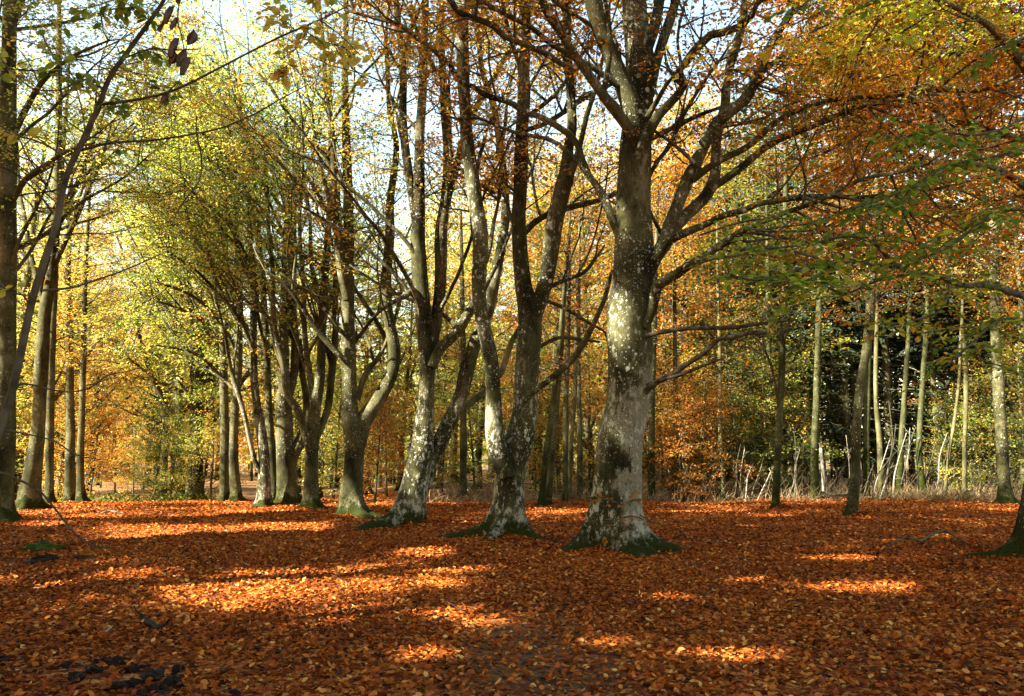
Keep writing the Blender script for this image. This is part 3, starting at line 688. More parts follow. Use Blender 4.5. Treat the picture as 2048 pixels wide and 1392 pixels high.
hero('beech_tree', 1010, 16.2, [
    (0, 0, [(1013, 1070, 74), (1016, 1035, 68), (1019, 1000, 65), (1021, 950, 64), (1030, 905, 66), (1040, 870, 62), (1047, 830, 56), (1052, 780, 52), (1056, 716, 49), (1060, 660, 50), (1056, 615, 44), (1047, 572, 35), (1041, 515, 32), (1037, 443, 31), (1039, 400, 30), (1043, 316, 30), (1044, 258, 28), (1047, 201, 27), (1047, 144, 25), (1050, 86, 25), (1050, 0, 22), (1052, -90, 18), (1050, -200, 12), (1054, -320, 5)]),
    (-.3, -.8, [(1012, 955, 40), (1002, 915, 42), (994, 870, 40), (988, 800, 34), (978, 716, 32), (963, 630, 29), (961, 558, 30), (960, 472, 30), (948, 400, 31), (937, 287, 28), (933, 230, 27), (925, 158, 27), (924, 86, 25), (926, 43, 24), (929, 0, 20), (932, -80, 17), (925, -180, 12), (930, -280, 6)])],
    BARK_DBL, 'double stemmed beech with white lit left stem and spreading mossy roots', 'gold', 24, (.85, .34, 6), fan=(20, 5, 12, 2.5, 5, 120, 90),
    limbs=[
        (-.8, -1.2, [(924, 72, 16), (918, 52, 15), (905, 25, 14), (893, 0, 12), (880, -50, 9), (860, -120, 5)]),
        (0, -.6, [(1062, 668, 36), (1074, 615, 36), (1087, 572, 34), (1097, 515, 33), (1107, 457, 36), (1122, 400, 35), (1135, 345, 32), (1136, 302, 22), (1143, 259, 21), (1141, 201, 20), (1137, 115, 18), (1135, 43, 18), (1133, 0, 17), (1130, -90, 12), (1135, -200, 6)]),
        (-.5, -1.0, [(1138, 355, 18), (1152, 320, 15), (1162, 287, 12), (1174, 230, 11), (1184, 200, 10), (1200, 140, 8), (1215, 60, 6), (1222, -20, 4)]),
        (-.3, -1.2, [(1050, 800, 14), (1066, 783, 15), (1080, 774, 15), (1109, 753, 14), (1137, 727, 15), (1160, 696, 14), (1178, 664, 13), (1195, 630, 11), (1212, 590, 9), (1225, 540, 6)]),
        (-.1, .3, [(1088, 580, 10), (1126, 561, 9), (1166, 546, 8), (1189, 520, 7), (1210, 490, 4)]),
        (-.1, .3, [(1080, 600, 9), (1100, 604, 8), (1137, 621, 8), (1180, 647, 7), (1210, 665, 5), (1215, 690, 3)]),
        (.3, .9, [(1040, 475, 14), (1051, 463, 14), (1074, 443, 13), (1108, 426, 13), (1154, 411, 13), (1195, 400, 12), (1225, 390, 10), (1280, 372, 6)]),
        (.1, .9, [(1060, 705, 10), (1085, 690, 9), (1120, 675, 8), (1165, 680, 7), (1200, 684, 4)]),
        (.2, 1.0, [(1050, 235, 10), (1080, 215, 10), (1110, 190, 9), (1140, 150, 8), (1170, 100, 6), (1200, 60, 4)]),
        (.2, 1.0, [(1045, 262, 9), (1085, 250, 10), (1125, 225, 10), (1170, 195, 9), (1230, 165, 7), (1260, 130, 4)]),
    ],
    crown_kw=[dict(n_sec=190, sec_len=2.0, n_ter=7, n_leaf=17, leaf=.085, zmin=5.5, rndc=(.5, .3), drop=.1, **K),
              dict(n_sec=50, sec_len=3.0, n_ter=8, n_leaf=34, leaf=.11, zmin=10, rndc=(.5, .3), **K)])

hero('beech_tree', 815, 19.3, [
    (0, 0, [(812, 1044, 70), (820, 1012, 62), (828, 975, 56), (838, 930, 54), (845, 895, 50), (848, 856, 42), (853, 800, 34), (853, 767, 32), (853, 678, 35), (843, 589, 33), (836, 500, 32), (838, 440, 28), (838, 380, 24), (839, 316, 22), (840, 258, 19), (844, 201, 18), (847, 115, 17), (850, 29, 15), (852, -60, 12), (850, -160, 6)]),
    (.2, .9, [(838, 985, 34), (852, 955, 36), (868, 908, 35), (885, 870, 33), (905, 830, 32), (925, 785, 30), (935, 745, 30), (948, 690, 28), (966, 640, 26), (984, 590, 25), (998, 530, 23), (1006, 460, 20), (1010, 400, 18), (1008, 340, 16), (997, 273, 14), (985, 207, 14), (966, 144, 12), (958, 86, 12), (949, 29, 11), (945, -40, 8), (940, -120, 4)])],
    BARK_DBL, 'beech with a crooked leaning trunk, its dark right stem slanting behind the double beech', 'gold', 22, (.75, .36, 6), fan=(20, 4.5, 12, 3, 6, 180, 80),
    limbs=[
        (0, .3, [(840, 480, 22), (832, 440, 21), (826, 410, 20), (818, 350, 18), (811, 287, 17), (805, 201, 16), (805, 115, 15), (797, 43, 14), (788, -30, 11), (780, -120, 6)]),
        (.1, .5, [(856, 780, 22), (862, 735, 22), (868, 690, 23), (874, 630, 23), (880, 544, 25), (884, 472, 26), (891, 400, 23), (894, 316, 20), (894, 258, 20), (890, 201, 17), (884, 144, 15), (882, 72, 14), (885, 0, 12), (888, -90, 6)]),
        (.4, 1.0, [(892, 410, 16), (904, 370, 15), (915, 325, 14), (925, 280, 13), (948, 224, 13), (979, 172, 13), (1002, 129, 12), (1022, 86, 9), (1034, 57, 8), (1050, 0, 5)]),
        (-.2, .2, [(864, 735, 20), (878, 700, 22), (902, 676, 22), (925, 647, 22), (942, 618, 21), (962, 590, 16), (985, 545, 11), (1010, 500, 6)]),
        (.5, 1.4, [(918, 815, 15), (935, 812, 15), (950, 800, 15), (970, 785, 14), (990, 760, 13), (1002, 742, 13), (1011, 716, 14), (1022, 687, 13), (1034, 667, 12), (1060, 620, 8)], BARK_GREY),
        (-.1, -.8, [(842, 595, 14), (825, 580, 15), (812, 590, 13), (795, 600, 10), (770, 615, 7), (740, 640, 4)]),
        (-.1, -.9, [(838, 520, 9), (810, 480, 9), (770, 440, 8), (730, 400, 8), (690, 370, 7), (650, 335, 6), (600, 305, 4)]),
        (-.2, -1.2, [(840, 610, 8), (800, 560, 8), (760, 520, 8), (700, 470, 7), (650, 440, 6), (600, 410, 4)]),
    ],
    crown_kw=[dict(n_sec=210, sec_len=2.2, n_ter=7, n_leaf=17, leaf=.09, zmin=5.5, rndc=(.55, .3), drop=.1, **K),
              dict(n_sec=45, sec_len=3.2, n_ter=8, n_leaf=30, leaf=.12, zmin=11, rndc=(.45, .3), **K)])

hero('beech_tree', 705, 21.8, [
    (0, 0, [(704, 1028, 56), (703, 1005, 50), (703, 985, 46), (707, 945, 42), (708, 900, 43), (706, 865, 42), (700, 827, 35), (699, 756, 30), (696, 684, 29), (696, 613, 27), (697, 542, 25), (698, 471, 22), (696, 400, 20), (695, 345, 19), (692, 258, 17), (690, 201, 16), (690, 100, 13), (692, 0, 11), (690, -100, 6)]),
    (.1, .6, [(710, 905, 34), (718, 872, 35), (726, 845, 35), (742, 822, 32), (762, 795, 30), (780, 756, 27), (786, 708, 26), (782, 661, 26), (776, 613, 26), (772, 566, 23), (774, 518, 21), (779, 471, 19), (782, 400, 17), (787, 350, 15), (792, 290, 13), (780, 220, 11), (775, 150, 9), (770, 60, 6)])],
    BARK, 'beech forked low into a straight stem and a right stem bowed outwards', 'yellowgreen', 20, (.7, .34, 6), fan=(22, 4.2, 12, 3.5, 7, 190, 70),
    limbs=[
        (-.1, -.6, [(694, 600, 18), (685, 550, 18), (677, 495, 18), (671, 450, 15), (669, 400, 14), (667, 302, 12), (655, 201, 10), (648, 110, 9), (640, 20, 7), (635, -60, 4)]),
        (.1, .4, [(716, 800, 11), (725, 765, 12), (738, 738, 12), (755, 718, 11), (770, 690, 9), (790, 640, 6), (800, 600, 4)], BARK_GREY),
        (.1, .5, [(700, 700, 9), (709, 685, 9), (737, 647, 8), (766, 613, 7), (800, 560, 4)]),
        (-.2, -1.2, [(694, 725, 12), (683, 713, 12), (647, 675, 11), (619, 637, 10), (600, 609, 9), (570, 570, 7), (530, 540, 4)]),
        (-.2, -1.0, [(690, 668, 10), (676, 656, 10), (647, 618, 9), (619, 585, 8), (600, 575, 7), (560, 545, 4)]),
        (.2, .8, [(784, 660, 9), (790, 637, 8), (799, 599, 8), (806, 560, 5)]),
        (-.1, -.8, [(693, 480, 9), (660, 430, 8), (620, 390, 8), (580, 350, 7), (540, 300, 5), (500, 250, 3)]),
        (-.1, -.8, [(690, 360, 9), (650, 310, 8), (610, 270, 8), (570, 220, 7), (530, 160, 5), (490, 120, 3)]),
    ],
    crown_kw=[dict(n_sec=210, sec_len=2.3, n_ter=7, n_leaf=17, leaf=.095, zmin=5.0, rndc=(.5, .32), drop=.1, **K),
              dict(n_sec=40, sec_len=3.2, n_ter=8, n_leaf=30, leaf=.12, zmin=12, rndc=(.45, .3), **K)])

YK = dict(n_sec=165, sec_len=2.4, n_ter=7, n_leaf=17, leaf=.105, zmin=4.2, rndc=(.40, .30), drop=.1, clear=CLR)
hero('beech_tree', 620, 25.0, [
    (0, 0, [(622, 1010, 36), (622, 985, 31), (623, 939, 28), (623, 905, 27), (627, 865, 27), (630, 820, 25), (638, 770, 21), (642, 720, 19), (645, 640, 17), (650, 560, 16), (655, 480, 14), (660, 400, 13), (662, 300, 11), (660, 180, 8), (655, 60, 5)])],
    BARK, 'upright beech just left of the forked beech, dividing into thin stems', 'yellowgreen', 18, (.55, .28, 5), fan=(17, 4, 11, 4, 8, 200, 60),
    limbs=[
        (-.1, -.8, [(620, 905, 18), (613, 880, 17), (605, 850, 16), (596, 819, 16), (575, 784, 15), (565, 732, 13), (554, 680, 12), (548, 629, 11), (545, 560, 10), (540, 490, 9), (535, 400, 8), (528, 300, 5)]),
        (0, 0, [(627, 815, 14), (619, 750, 13), (614, 700, 12), (608, 640, 10), (606, 560, 9), (600, 460, 8), (598, 350, 7), (600, 230, 4)]),
        (.1, .6, [(632, 880, 14), (643, 850, 14), (655, 815, 15), (662, 770, 16), (668, 710, 15), (670, 640, 13), (672, 560, 11), (676, 460, 8), (680, 340, 5)]),
    ], crown_kw=YK)
hero('beech_tree', 575, 27.0, [
    (0, 0, [(575, 1005, 48), (575, 985, 44), (572, 939, 40), (570, 888, 37), (568, 840, 34), (568, 801, 30), (567, 750, 26), (566, 680, 22), (570, 600, 20), (572, 520, 18), (575, 440, 15), (575, 340, 12), (570, 200, 9), (565, 60, 5)])],
    BARK, 'stout beech with a burred bulging trunk and a stub arm at the clump', 'yellowgreen', 20, (.5, .3, 5), fan=(10, 5, 12, 4, 8, 200, 60),
    limbs=[
        (0, .4, [(578, 930, 26), (588, 905, 27), (598, 890, 25), (606, 872, 22), (612, 845, 18), (612, 800, 15), (605, 740, 13), (598, 680, 12)]),
        (.1, .5, [(576, 800, 17), (588, 750, 17), (588, 650, 16), (585, 580, 15), (588, 480, 12), (590, 380, 9), (594, 260, 5)]),
    ], crown_kw=YK)
hero('beech_tree', 545, 27.6, [
    (0, 0, [(546, 1003, 26), (545, 960, 22), (543, 900, 20), (540, 870, 19), (537, 800, 15), (534, 720, 13), (530, 640, 14), (525, 560, 12), (518, 480, 10), (510, 380, 8), (500, 270, 5)])],
    BARK_FAR, 'dark slim beech squeezed between the white footed beech and the burred beech', 'yellowgreen', 14, (.4, .25, 5), crown_kw=dict(YK, n_sec=70), fan=(7, 5, 12, 3, 7, 190, 60))
hero('beech_tree', 525, 26.2, [
    (0, 0, [(526, 1003, 32), (528, 974, 27), (529, 922, 23), (523, 870, 21), (515, 819, 18), (509, 767, 16), (507, 698, 15), (507, 629, 14), (505, 560, 12), (500, 480, 10), (495, 380, 9), (485, 260, 7), (480, 120, 4)])],
    BARK_DBL, 'beech with a white blotched foot at the left of the clump, bending left', 'yellowgreen', 16, (.5, .28, 5), fan=(14, 3.5, 11, 4, 8, 190, 45),
    limbs=[
        (-.1, -.5, [(524, 950, 10), (512, 925, 10), (500, 880, 10), (488, 830, 10), (478, 790, 10), (465, 750, 9), (455, 700, 7), (448, 640, 5)]),
        (-.2, -2.0, [(507, 700, 9), (480, 640, 8), (440, 590, 7), (390, 540, 6), (330, 500, 4)]),
        (-.2, -2.0, [(503, 540, 9), (470, 470, 8), (430, 420, 7), (380, 380, 6), (330, 360, 4)]),
        (-.2, -2.0, [(495, 400, 8), (460, 330, 7), (420, 280, 6), (370, 240, 5), (320, 225, 3)]),
    ], crown_kw=dict(YK, n_sec=170, bias=(-.3, 0, 0), zmin=3.6))
hero('beech_tree', 470, 30.0, [
    (0, 0, [(474, 1006, 26), (472, 985, 22), (467, 905, 19), (469, 836, 17), (475, 767, 16), (478, 690, 15), (480, 600, 13), (476, 500, 12), (470, 400, 10), (462, 280, 8), (455, 140, 4)])],
    BARK_FAR, 'pale leaning beech left of the clump, next to a dark straight one', 'yellowgreen', 14, (.45, .25, 5), fan=(14, 3.5, 13, 4, 9, 190, 45),
    limbs=[(-.2, -2.5, [(478, 720, 8), (450, 660, 8), (410, 610, 7), (360, 580, 6), (300, 560, 4)]), (-.2, -2.5, [(480, 620, 8), (440, 540, 7), (390, 480, 6), (320, 440, 5), (260, 430, 3)])],
    crown_kw=dict(YK, n_sec=150, bias=(-.4, -.1, 0), zmin=2.8))
hero('beech_tree', 447, 31.0, [
    (0, 0, [(449, 1006, 22), (449, 960, 18), (449, 905, 18), (449, 836, 18), (447, 767, 18), (447, 698, 17), (448, 600, 15), (450, 500, 13), (448, 380, 11), (440, 250, 8), (436, 120, 4)])],
    BARK_FAR, 'dark straight beech standing left of the pale leaning one', 'yellowgreen', 14, (.4, .25, 5), fan=(12, 3.5, 13, 4, 9, 190, 50),
    limbs=[(-.2, -2.5, [(447, 760, 8), (410, 720, 7), (370, 700, 6), (310, 690, 4)]), (-.2, -2.0, [(447, 690, 8), (400, 640, 7), (340, 610, 5), (290, 600, 3)])],
    crown_kw=dict(YK, n_sec=150, bias=(-.4, -.1, 0), zmin=2.4))
# left row
LK = dict(n_sec=200, sec_len=2.6, n_ter=7, n_leaf=17, leaf=.10, zmin=5.0, rndc=(.5, .32))
hero('beech_tree', 10, 20.0, [
    (0, 0, [(8, 1040, 46), (6, 1010, 42), (8, 917, 42), (10, 730, 40), (13, 543, 38), (15, 300, 34), (18, 100, 29), (22, -60, 24), (20, -250, 16), (22, -420, 7)])],
    BARK_FAR, 'smooth straight beech cut by the left edge, behind the leaning sapling', 'yellowgreen', 18, (.7, .3, 5), fan=(12, 5, 13, 4, 8, 20, 80),
    limbs=[(0, -1, [(15, 420, 14), (50, 360, 12), (90, 330, 10), (140, 300, 8), (190, 285, 5)]), (0, -.5, [(16, 290, 14), (50, 220, 12), (90, 160, 10), (150, 110, 7), (220, 80, 4)]),
           (0, 1, [(12, 300, 14), (-40, 220, 12), (-90, 100, 9), (-140, 0, 5)]), (.1, .9, [(20, 60, 14), (60, -40, 11), (110, -140, 8), (170, -240, 4)])],
    crown_kw=[dict(LK), dict(n_sec=40, sec_len=3.2, n_ter=8, n_leaf=30, leaf=.13, zmin=10)])
hero('beech_tree', 60, 25.0, [
    (0, 0, [(60, 1018, 46), (59, 985, 42), (64, 950, 37), (70, 917, 33), (77, 847, 26), (83, 730, 26), (89, 637, 24), (104, 543, 21), (112, 440, 18), (116, 330, 16), (118, 200, 13), (118, 60, 10), (118, -80, 5)])],
    BARK_FAR, 'beech leaning slightly right, second of the left hand row', 'yellowgreen', 18, (.5, .28, 5), fan=(12, 5, 13, 4, 8, 20, 80),
    limbs=[(0, -.5, [(104, 545, 12), (130, 480, 11), (160, 420, 10), (190, 350, 8), (210, 290, 7), (225, 240, 4)]), (0, .6, [(110, 470, 11), (140, 400, 10), (170, 330, 9), (200, 240, 8), (235, 180, 5)]), (0, 1.5, [(90, 620, 12), (60, 500, 10), (40, 380, 8), (30, 240, 5)])],
    crown_kw=[dict(LK, n_leaf=16), dict(n_sec=40, sec_len=3.2, n_ter=8, n_leaf=30, leaf=.13, zmin=12)])
hero('beech_tree', 98, 28.0, [
    (0, 0, [(98, 1012, 22), (99, 964, 17), (100, 824, 17), (103, 700, 15), (108, 600, 14), (112, 500, 12), (120, 380, 10), (130, 250, 8), (140, 100, 4)])],
    BARK_FAR, 'slim beech close behind the slightly leaning one of the left row', 'yellowgreen', 12, (.4, .25, 5), crown_kw=dict(LK, n_sec=80))
hero('beech_tree', 142, 32.0, [
    (0, 0, [(140, 1012, 24), (140, 930, 19), (141, 870, 18), (140, 780, 16), (138, 680, 14), (136, 560, 12), (140, 420, 9), (146, 280, 5)])],
    BARK_FAR, 'dark beech of the left row with orange leaves low on its trunk', 'gold', 12, (.4, .25, 5), crown_kw=dict(LK, n_sec=90, zmin=3))
hero('beech_tree', 163, 31.0, [
    (0, 0, [(162, 1014, 20), (161, 960, 15), (161, 917, 14), (163, 850, 13), (166, 760, 12), (168, 650, 11), (172, 520, 9), (180, 380, 6), (186, 260, 3)])],
    BARK_FAR, 'grey slender beech at the path end of the left row', 'gold', 12, (.4, .25, 5), crown_kw=dict(LK, n_sec=90, zmin=3, bias=(.3, 0, 0)))

# right side, along the edge of the wood
RK = dict(n_sec=45, sec_len=2.0, n_ter=6, n_leaf=14, leaf=.10, zmin=4.0, rndc=(.5, .3), cull=True, clear=CLR)
hero('beech_tree', 1702, 21.8, [(0, 0, [(1700, 1031, 27), (1704, 1015, 24), (1710, 953, 20), (1714, 840, 18), (1721, 772, 18), (1732, 704, 18), (1739, 636, 18), (1743, 568, 18), (1748, 480, 16), (1752, 380, 15), (1756, 260, 13), (1760, 120, 10), (1760, -40, 5)])],
     BARK, 'slender spotted beech leaning right, alone in front of the wood edge', 'rust', 14, (.3, .2, 5), crown_kw=dict(RK, n_sec=90, sec_len=2.6, n_leaf=18))
hero('beech_tree', 1550, 25.0, [(0, 0, [(1550, 1017, 19), (1551, 1005, 16), (1554, 953, 15), (1558, 862, 14), (1562, 772, 14), (1565, 681, 13), (1569, 590, 12), (1570, 480, 11), (1572, 350, 9), (1575, 200, 5)])],
     BARK_MOSSY, 'thin straight tree with dark mossy bark, left of the leaning spotted beech', 'green', 12, (.3, .2, 5),
     limbs=[(0, -.6, [(1556, 800, 6), (1545, 740, 5), (1530, 700, 5), (1524, 660, 3)]), (0, -.8, [(1563, 700, 6), (1580, 650, 5), (1610, 610, 4), (1640, 590, 3)])], crown_kw=dict(RK, n_sec=80, sec_len=2.6, zmin=3.0))
hero('beech_tree', 2010, 27.0, [(0, 0, [(2011, 1003, 32), (2009, 975, 26), (2008, 953, 23), (2002, 862, 22), (1997, 772, 22), (1992, 681, 20), (1990, 590, 19), (1988, 480, 17), (1985, 360, 15), (1980, 200, 12), (1978, 40, 7)])],
     BARK, 'dark stout tree with mossy foot near the right edge, at the straw clearing', 'gold', 16, (.45, .3, 5), crown_kw=dict(RK, n_sec=80, sec_len=2.8, n_leaf=20))
for px, d, pts, bk, lab, mt, ns in (
    (1303, 30.0, [(1303, 1002, 18), (1303, 975, 16), (1303, 860, 14), (1305, 760, 13), (1308, 650, 12), (1312, 520, 9), (1316, 380, 5)], BARK_MOSSY, 'grey trunk with mossy foot just right of the huge beech', 'gold', 40),
    (1352, 30.5, [(1352, 1000, 13), (1352, 900, 12), (1351, 820, 11), (1350, 700, 10), (1348, 560, 8), (1350, 420, 5)], BARK_FAR, 'black thin trunk standing among golden leaves right of the huge beech', 'gold', 40),
    (1448, 29.5, [(1448, 1003, 11), (1446, 960, 9), (1441, 880, 8), (1440, 800, 8), (1439, 690, 7), (1436, 560, 6), (1434, 430, 4)], BARK_GREY, 'thin pale leaning stem behind the orange shrub', 'rust', 25),
    (1540, 32.0, [(1541, 992, 13), (1541, 900, 11), (1538, 750, 10), (1536, 600, 9), (1534, 450, 6), (1530, 320, 3)], BARK_MOSSY, 'greenish trunk directly behind the thin mossy tree', 'green', 40),
    (1630, 29.5, [(1632, 1000, 24), (1630, 975, 18), (1629, 907, 16), (1632, 817, 14), (1635, 726, 13), (1638, 600, 11), (1640, 460, 8), (1640, 320, 4)], BARK_MOSSY, 'dark mossy trunk beside the broken pale stump', 'green', 40),
    (1735, 30.5, [(1732, 1000, 18), (1733, 950, 14), (1733, 860, 13), (1735, 780, 13), (1738, 680, 11), (1742, 540, 8), (1744, 400, 4)], BARK_MOSSY, 'mossy trunk half hidden behind the leaning spotted beech', 'gold', 35),
    (1762, 30.0, [(1768, 1002, 22), (1765, 975, 17), (1761, 920, 13), (1758, 870, 11), (1752, 800, 9), (1752, 700, 8), (1756, 580, 6), (1760, 460, 3)], BARK_GREY, 'trunk with fat mossy foot and white middle, next right of the leaning beech', 'gold', 30),
    (1800, 30.0, [(1797, 1000, 18), (1799, 960, 14), (1803, 880, 12), (1810, 780, 10), (1815, 700, 9), (1820, 600, 8), (1824, 460, 5)], BARK_MOSSY, 'mossy thin tree tilting right among the white leaning poles', 'gold', 35),
    (1845, 30.0, [(1848, 1000, 22), (1843, 960, 15), (1838, 900, 12), (1843, 800, 11), (1850, 700, 10), (1856, 580, 8), (1860, 440, 4)], BARK_MOSSY, 'mossy bent trunk at the left of the straw clearing', 'gold', 35),
    (1928, 29.0, [(1927, 972, 10), (1929, 900, 9), (1931, 850, 9), (1932, 750, 9), (1928, 690, 8), (1924, 650, 6), (1926, 560, 4)], BARK_GREY, 'white slim stem shining in the straw clearing', 'yellowgreen', 22),
    (1888, 29.5, [(1887, 970, 7), (1898, 910, 6), (1909, 840, 6), (1918, 760, 6), (1921, 680, 5), (1926, 600, 3)], BARK_GREY, 'very thin white stem leaning towards the slim shining one', 'yellowgreen', 14),
    (1145, 30.0, [(1138, 1003, 13), (1138, 930, 12), (1143, 860, 11), (1149, 790, 10), (1152, 700, 9), (1156, 560, 7), (1160, 420, 4)], BARK_GREY, 'pale bark trunk midway between the double beech and the huge beech', 'rust', 35),
    (1131, 29.0, [(1131, 1000, 12), (1131, 900, 11), (1132, 800, 11), (1136, 680, 10), (1138, 540, 8), (1140, 400, 4)], BARK_FAR, 'dark trunk touching the left of the pale bark trunk', 'rust', 35),
    (1088, 27.0, [(1082, 1008, 17), (1085, 980, 14), (1091, 920, 13), (1099, 860, 13), (1108, 790, 12), (1118, 700, 10), (1128, 580, 8), (1140, 440, 4)], BARK_MOSSY, 'green lit trunk leaning right, close right of the double beech', 'rust', 35),
    (1106, 27.5, [(1096, 1006, 15), (1099, 970, 14), (1106, 900, 13), (1114, 800, 12), (1122, 700, 11), (1130, 580, 8), (1140, 460, 4)], BARK_FAR, 'brown trunk running parallel beside the green lit one', 'rust', 35),
    (1162, 31.0, [(1160, 1000, 12), (1160, 900, 11), (1158, 800, 10), (1157, 680, 9), (1158, 540, 7), (1160, 400, 4)], BARK_FAR, 'spotted grey trunk close left of the huge beech', 'gold', 35),
    (927, 31.0, [(926, 1003, 18), (926, 940, 15), (927, 880, 15), (926, 800, 13), (926, 700, 12), (924, 560, 9), (922, 420, 5)], BARK_FAR, 'lone dark trunk seen between the leaning beech and the double beech', 'gold', 45),
):
    hero('beech_tree', px, d, [(0, 0, pts)], bk, lab, mt, 12, (.35, .22, 5), crown_kw=dict(RK, n_sec=ns, zmin=7.0 if px > 1600 else 4.0, drop=.2), group='trees at the edge of the wood')

# ------------------------------------------------------------------ beech at the right edge: foot in the picture, limbs reaching in overhead
def right_extra(ca, base):
    for pts, d0, d1, lf, ns, sl, per, rc in (
        ([(2048, 593, 13), (1974, 572, 11), (1920, 570, 10), (1875, 550, 9), (1834, 545, 9), (1793, 532, 9), (1750, 488, 7), (1697, 472, 5), (1614, 489, 4), (1531, 497, 3)], 10.5, 7.5, .088, 60, .7, 10, (.33, .28)),
        ([(2048, 300, 8), (1980, 315, 6), (1900, 330, 6), (1830, 370, 5), (1760, 400, 4), (1690, 420, 3)], 8.5, 7.5, .088, 60, .65, 11, (.14, .18)),
        ([(2060, 420, 7), (1990, 425, 6), (1930, 470, 6), (1880, 500, 4), (1840, 520, 3)], 8.5, 7.5, .088, 44, .6, 10, (.22, .24)),
        ([(2060, 230, 7), (2000, 260, 6), (1940, 270, 5), (1860, 262, 4), (1790, 280, 3)], 8.5, 7.5, .088, 34, .5, 9, (.16, .2)),
        ([(1834, 545, 6), (1760, 560, 5), (1690, 585, 4), (1620, 560, 3), (1570, 575, 2)], 8.6, 7.2, .09, 40, .55, 9, (.30, .28)),
        ([(1790, 535, 6), (1700, 525, 5), (1610, 535, 4), (1520, 560, 3), (1450, 545, 2)], 8.2, 7.0, .09, 44, .55, 9, (.26, .26)),
        ([(1900, 570, 6), (1880, 620, 5), (1830, 640, 4), (1770, 650, 3)], 9.2, 8.2, .09, 30, .5, 9, (.5, .28)),
        ([(2060, 640, 6), (2000, 640, 5), (1940, 690, 4), (1890, 735, 3)], 9.0, 8.0, .09, 30, .5, 9, (.36, .26)),
        ([(2060, 70, 5), (2020, 90, 4), (1985, 100, 3), (1955, 112, 2)], 7.0, 6.5, .09, 10, .35, 6, (.03, .05)),
        ([(1660, -60, 4), (1640, -20, 4), (1610, 8, 3), (1590, 22, 2)], 6.5, 6.2, .09, 9, .3, 6, (.05, .06)),
        ([(1800, -50, 4), (1770, -15, 3), (1730, 8, 2)], 7.5, 7.2, .09, 7, .3, 5, (.1, .08)),
        ([(2060, 690, 6), (1990, 660, 5), (1920, 655, 4), (1850, 665, 3)], 11.0, 10.0, .085, 26, .6, 8, (.52, .25)),
        ([(2060, 760, 5), (2010, 735, 4), (1960, 720, 3)], 11.0, 10.5, .085, 14, .5, 8, (.46, .25)),
    ):
        spray(ca, base, pts, d0, d1, lf, ns, sl, per, rc)
RT = dict(clear=CLR, rndc=(.68, .22))
hero('beech_tree', 2085, 13.0, [(0, 0, [(2090, 1108, 112), (2092, 1060, 98), (2098, 980, 88), (2110, 860, 82), (2120, 700, 76), (2128, 500, 70), (2132, 300, 62), (2130, 100, 54), (2126, -100, 44), (2124, -300, 30), (2124, -480, 12)])],
     BARK, 'beech whose mossy spreading foot enters at the right edge, branches hanging in overhead', 'green_lit', 22, (.5, .4, 6),
     limbs=[
         (-.3, -1.5, [(2128, 640, 30), (2090, 615, 20), (2048, 593, 15), (2010, 580, 12), (1974, 572, 11)], TWIG_DARK, False),
         (-.3, -3.0, [(2132, 430, 26), (2090, 400, 20), (2048, 370, 16), (2000, 340, 12), (1940, 330, 9), (1880, 345, 7), (1830, 380, 5), (1798, 420, 3)], TWIG_DARK),
         (-.2, -2.5, [(2132, 250, 26), (2070, 160, 20), (1990, 60, 16), (1920, 20, 12), (1840, -10, 9), (1760, 0, 7), (1690, 30, 4)]),
         (0, 1.0, [(2130, 180, 26), (2050, 90, 20), (1960, 80, 15), (1880, 110, 11), (1790, 90, 8), (1700, 120, 5)]),
         (.3, 2.5, [(2128, 60, 24), (2050, -80, 18), (1950, -140, 14), (1850, -160, 10), (1740, -150, 6)]),
         (-.3, -3.5, [(2128, 40, 24), (2060, -130, 18), (1960, -240, 14), (1850, -300, 10), (1740, -330, 6)]),
         (.1, .4, [(2050, 1108, 30), (2000, 1112, 24), (1940, 1118, 19), (1880, 1126, 15), (1800, 1134, 11), (1740, 1142, 7)], BARK_MOSSY, False),
     ],
     extra=right_extra,
     crown_kw=[dict(n_sec=110, sec_len=1.9, n_ter=7, n_leaf=24, leaf=.088, zmin=4.2, axes=[3, 4, 5], bias=(-.3, 0, 0), drop=.05, **RT),
               dict(n_sec=70, sec_len=2.8, n_ter=8, n_leaf=32, leaf=.11, zmin=8, **RT)])

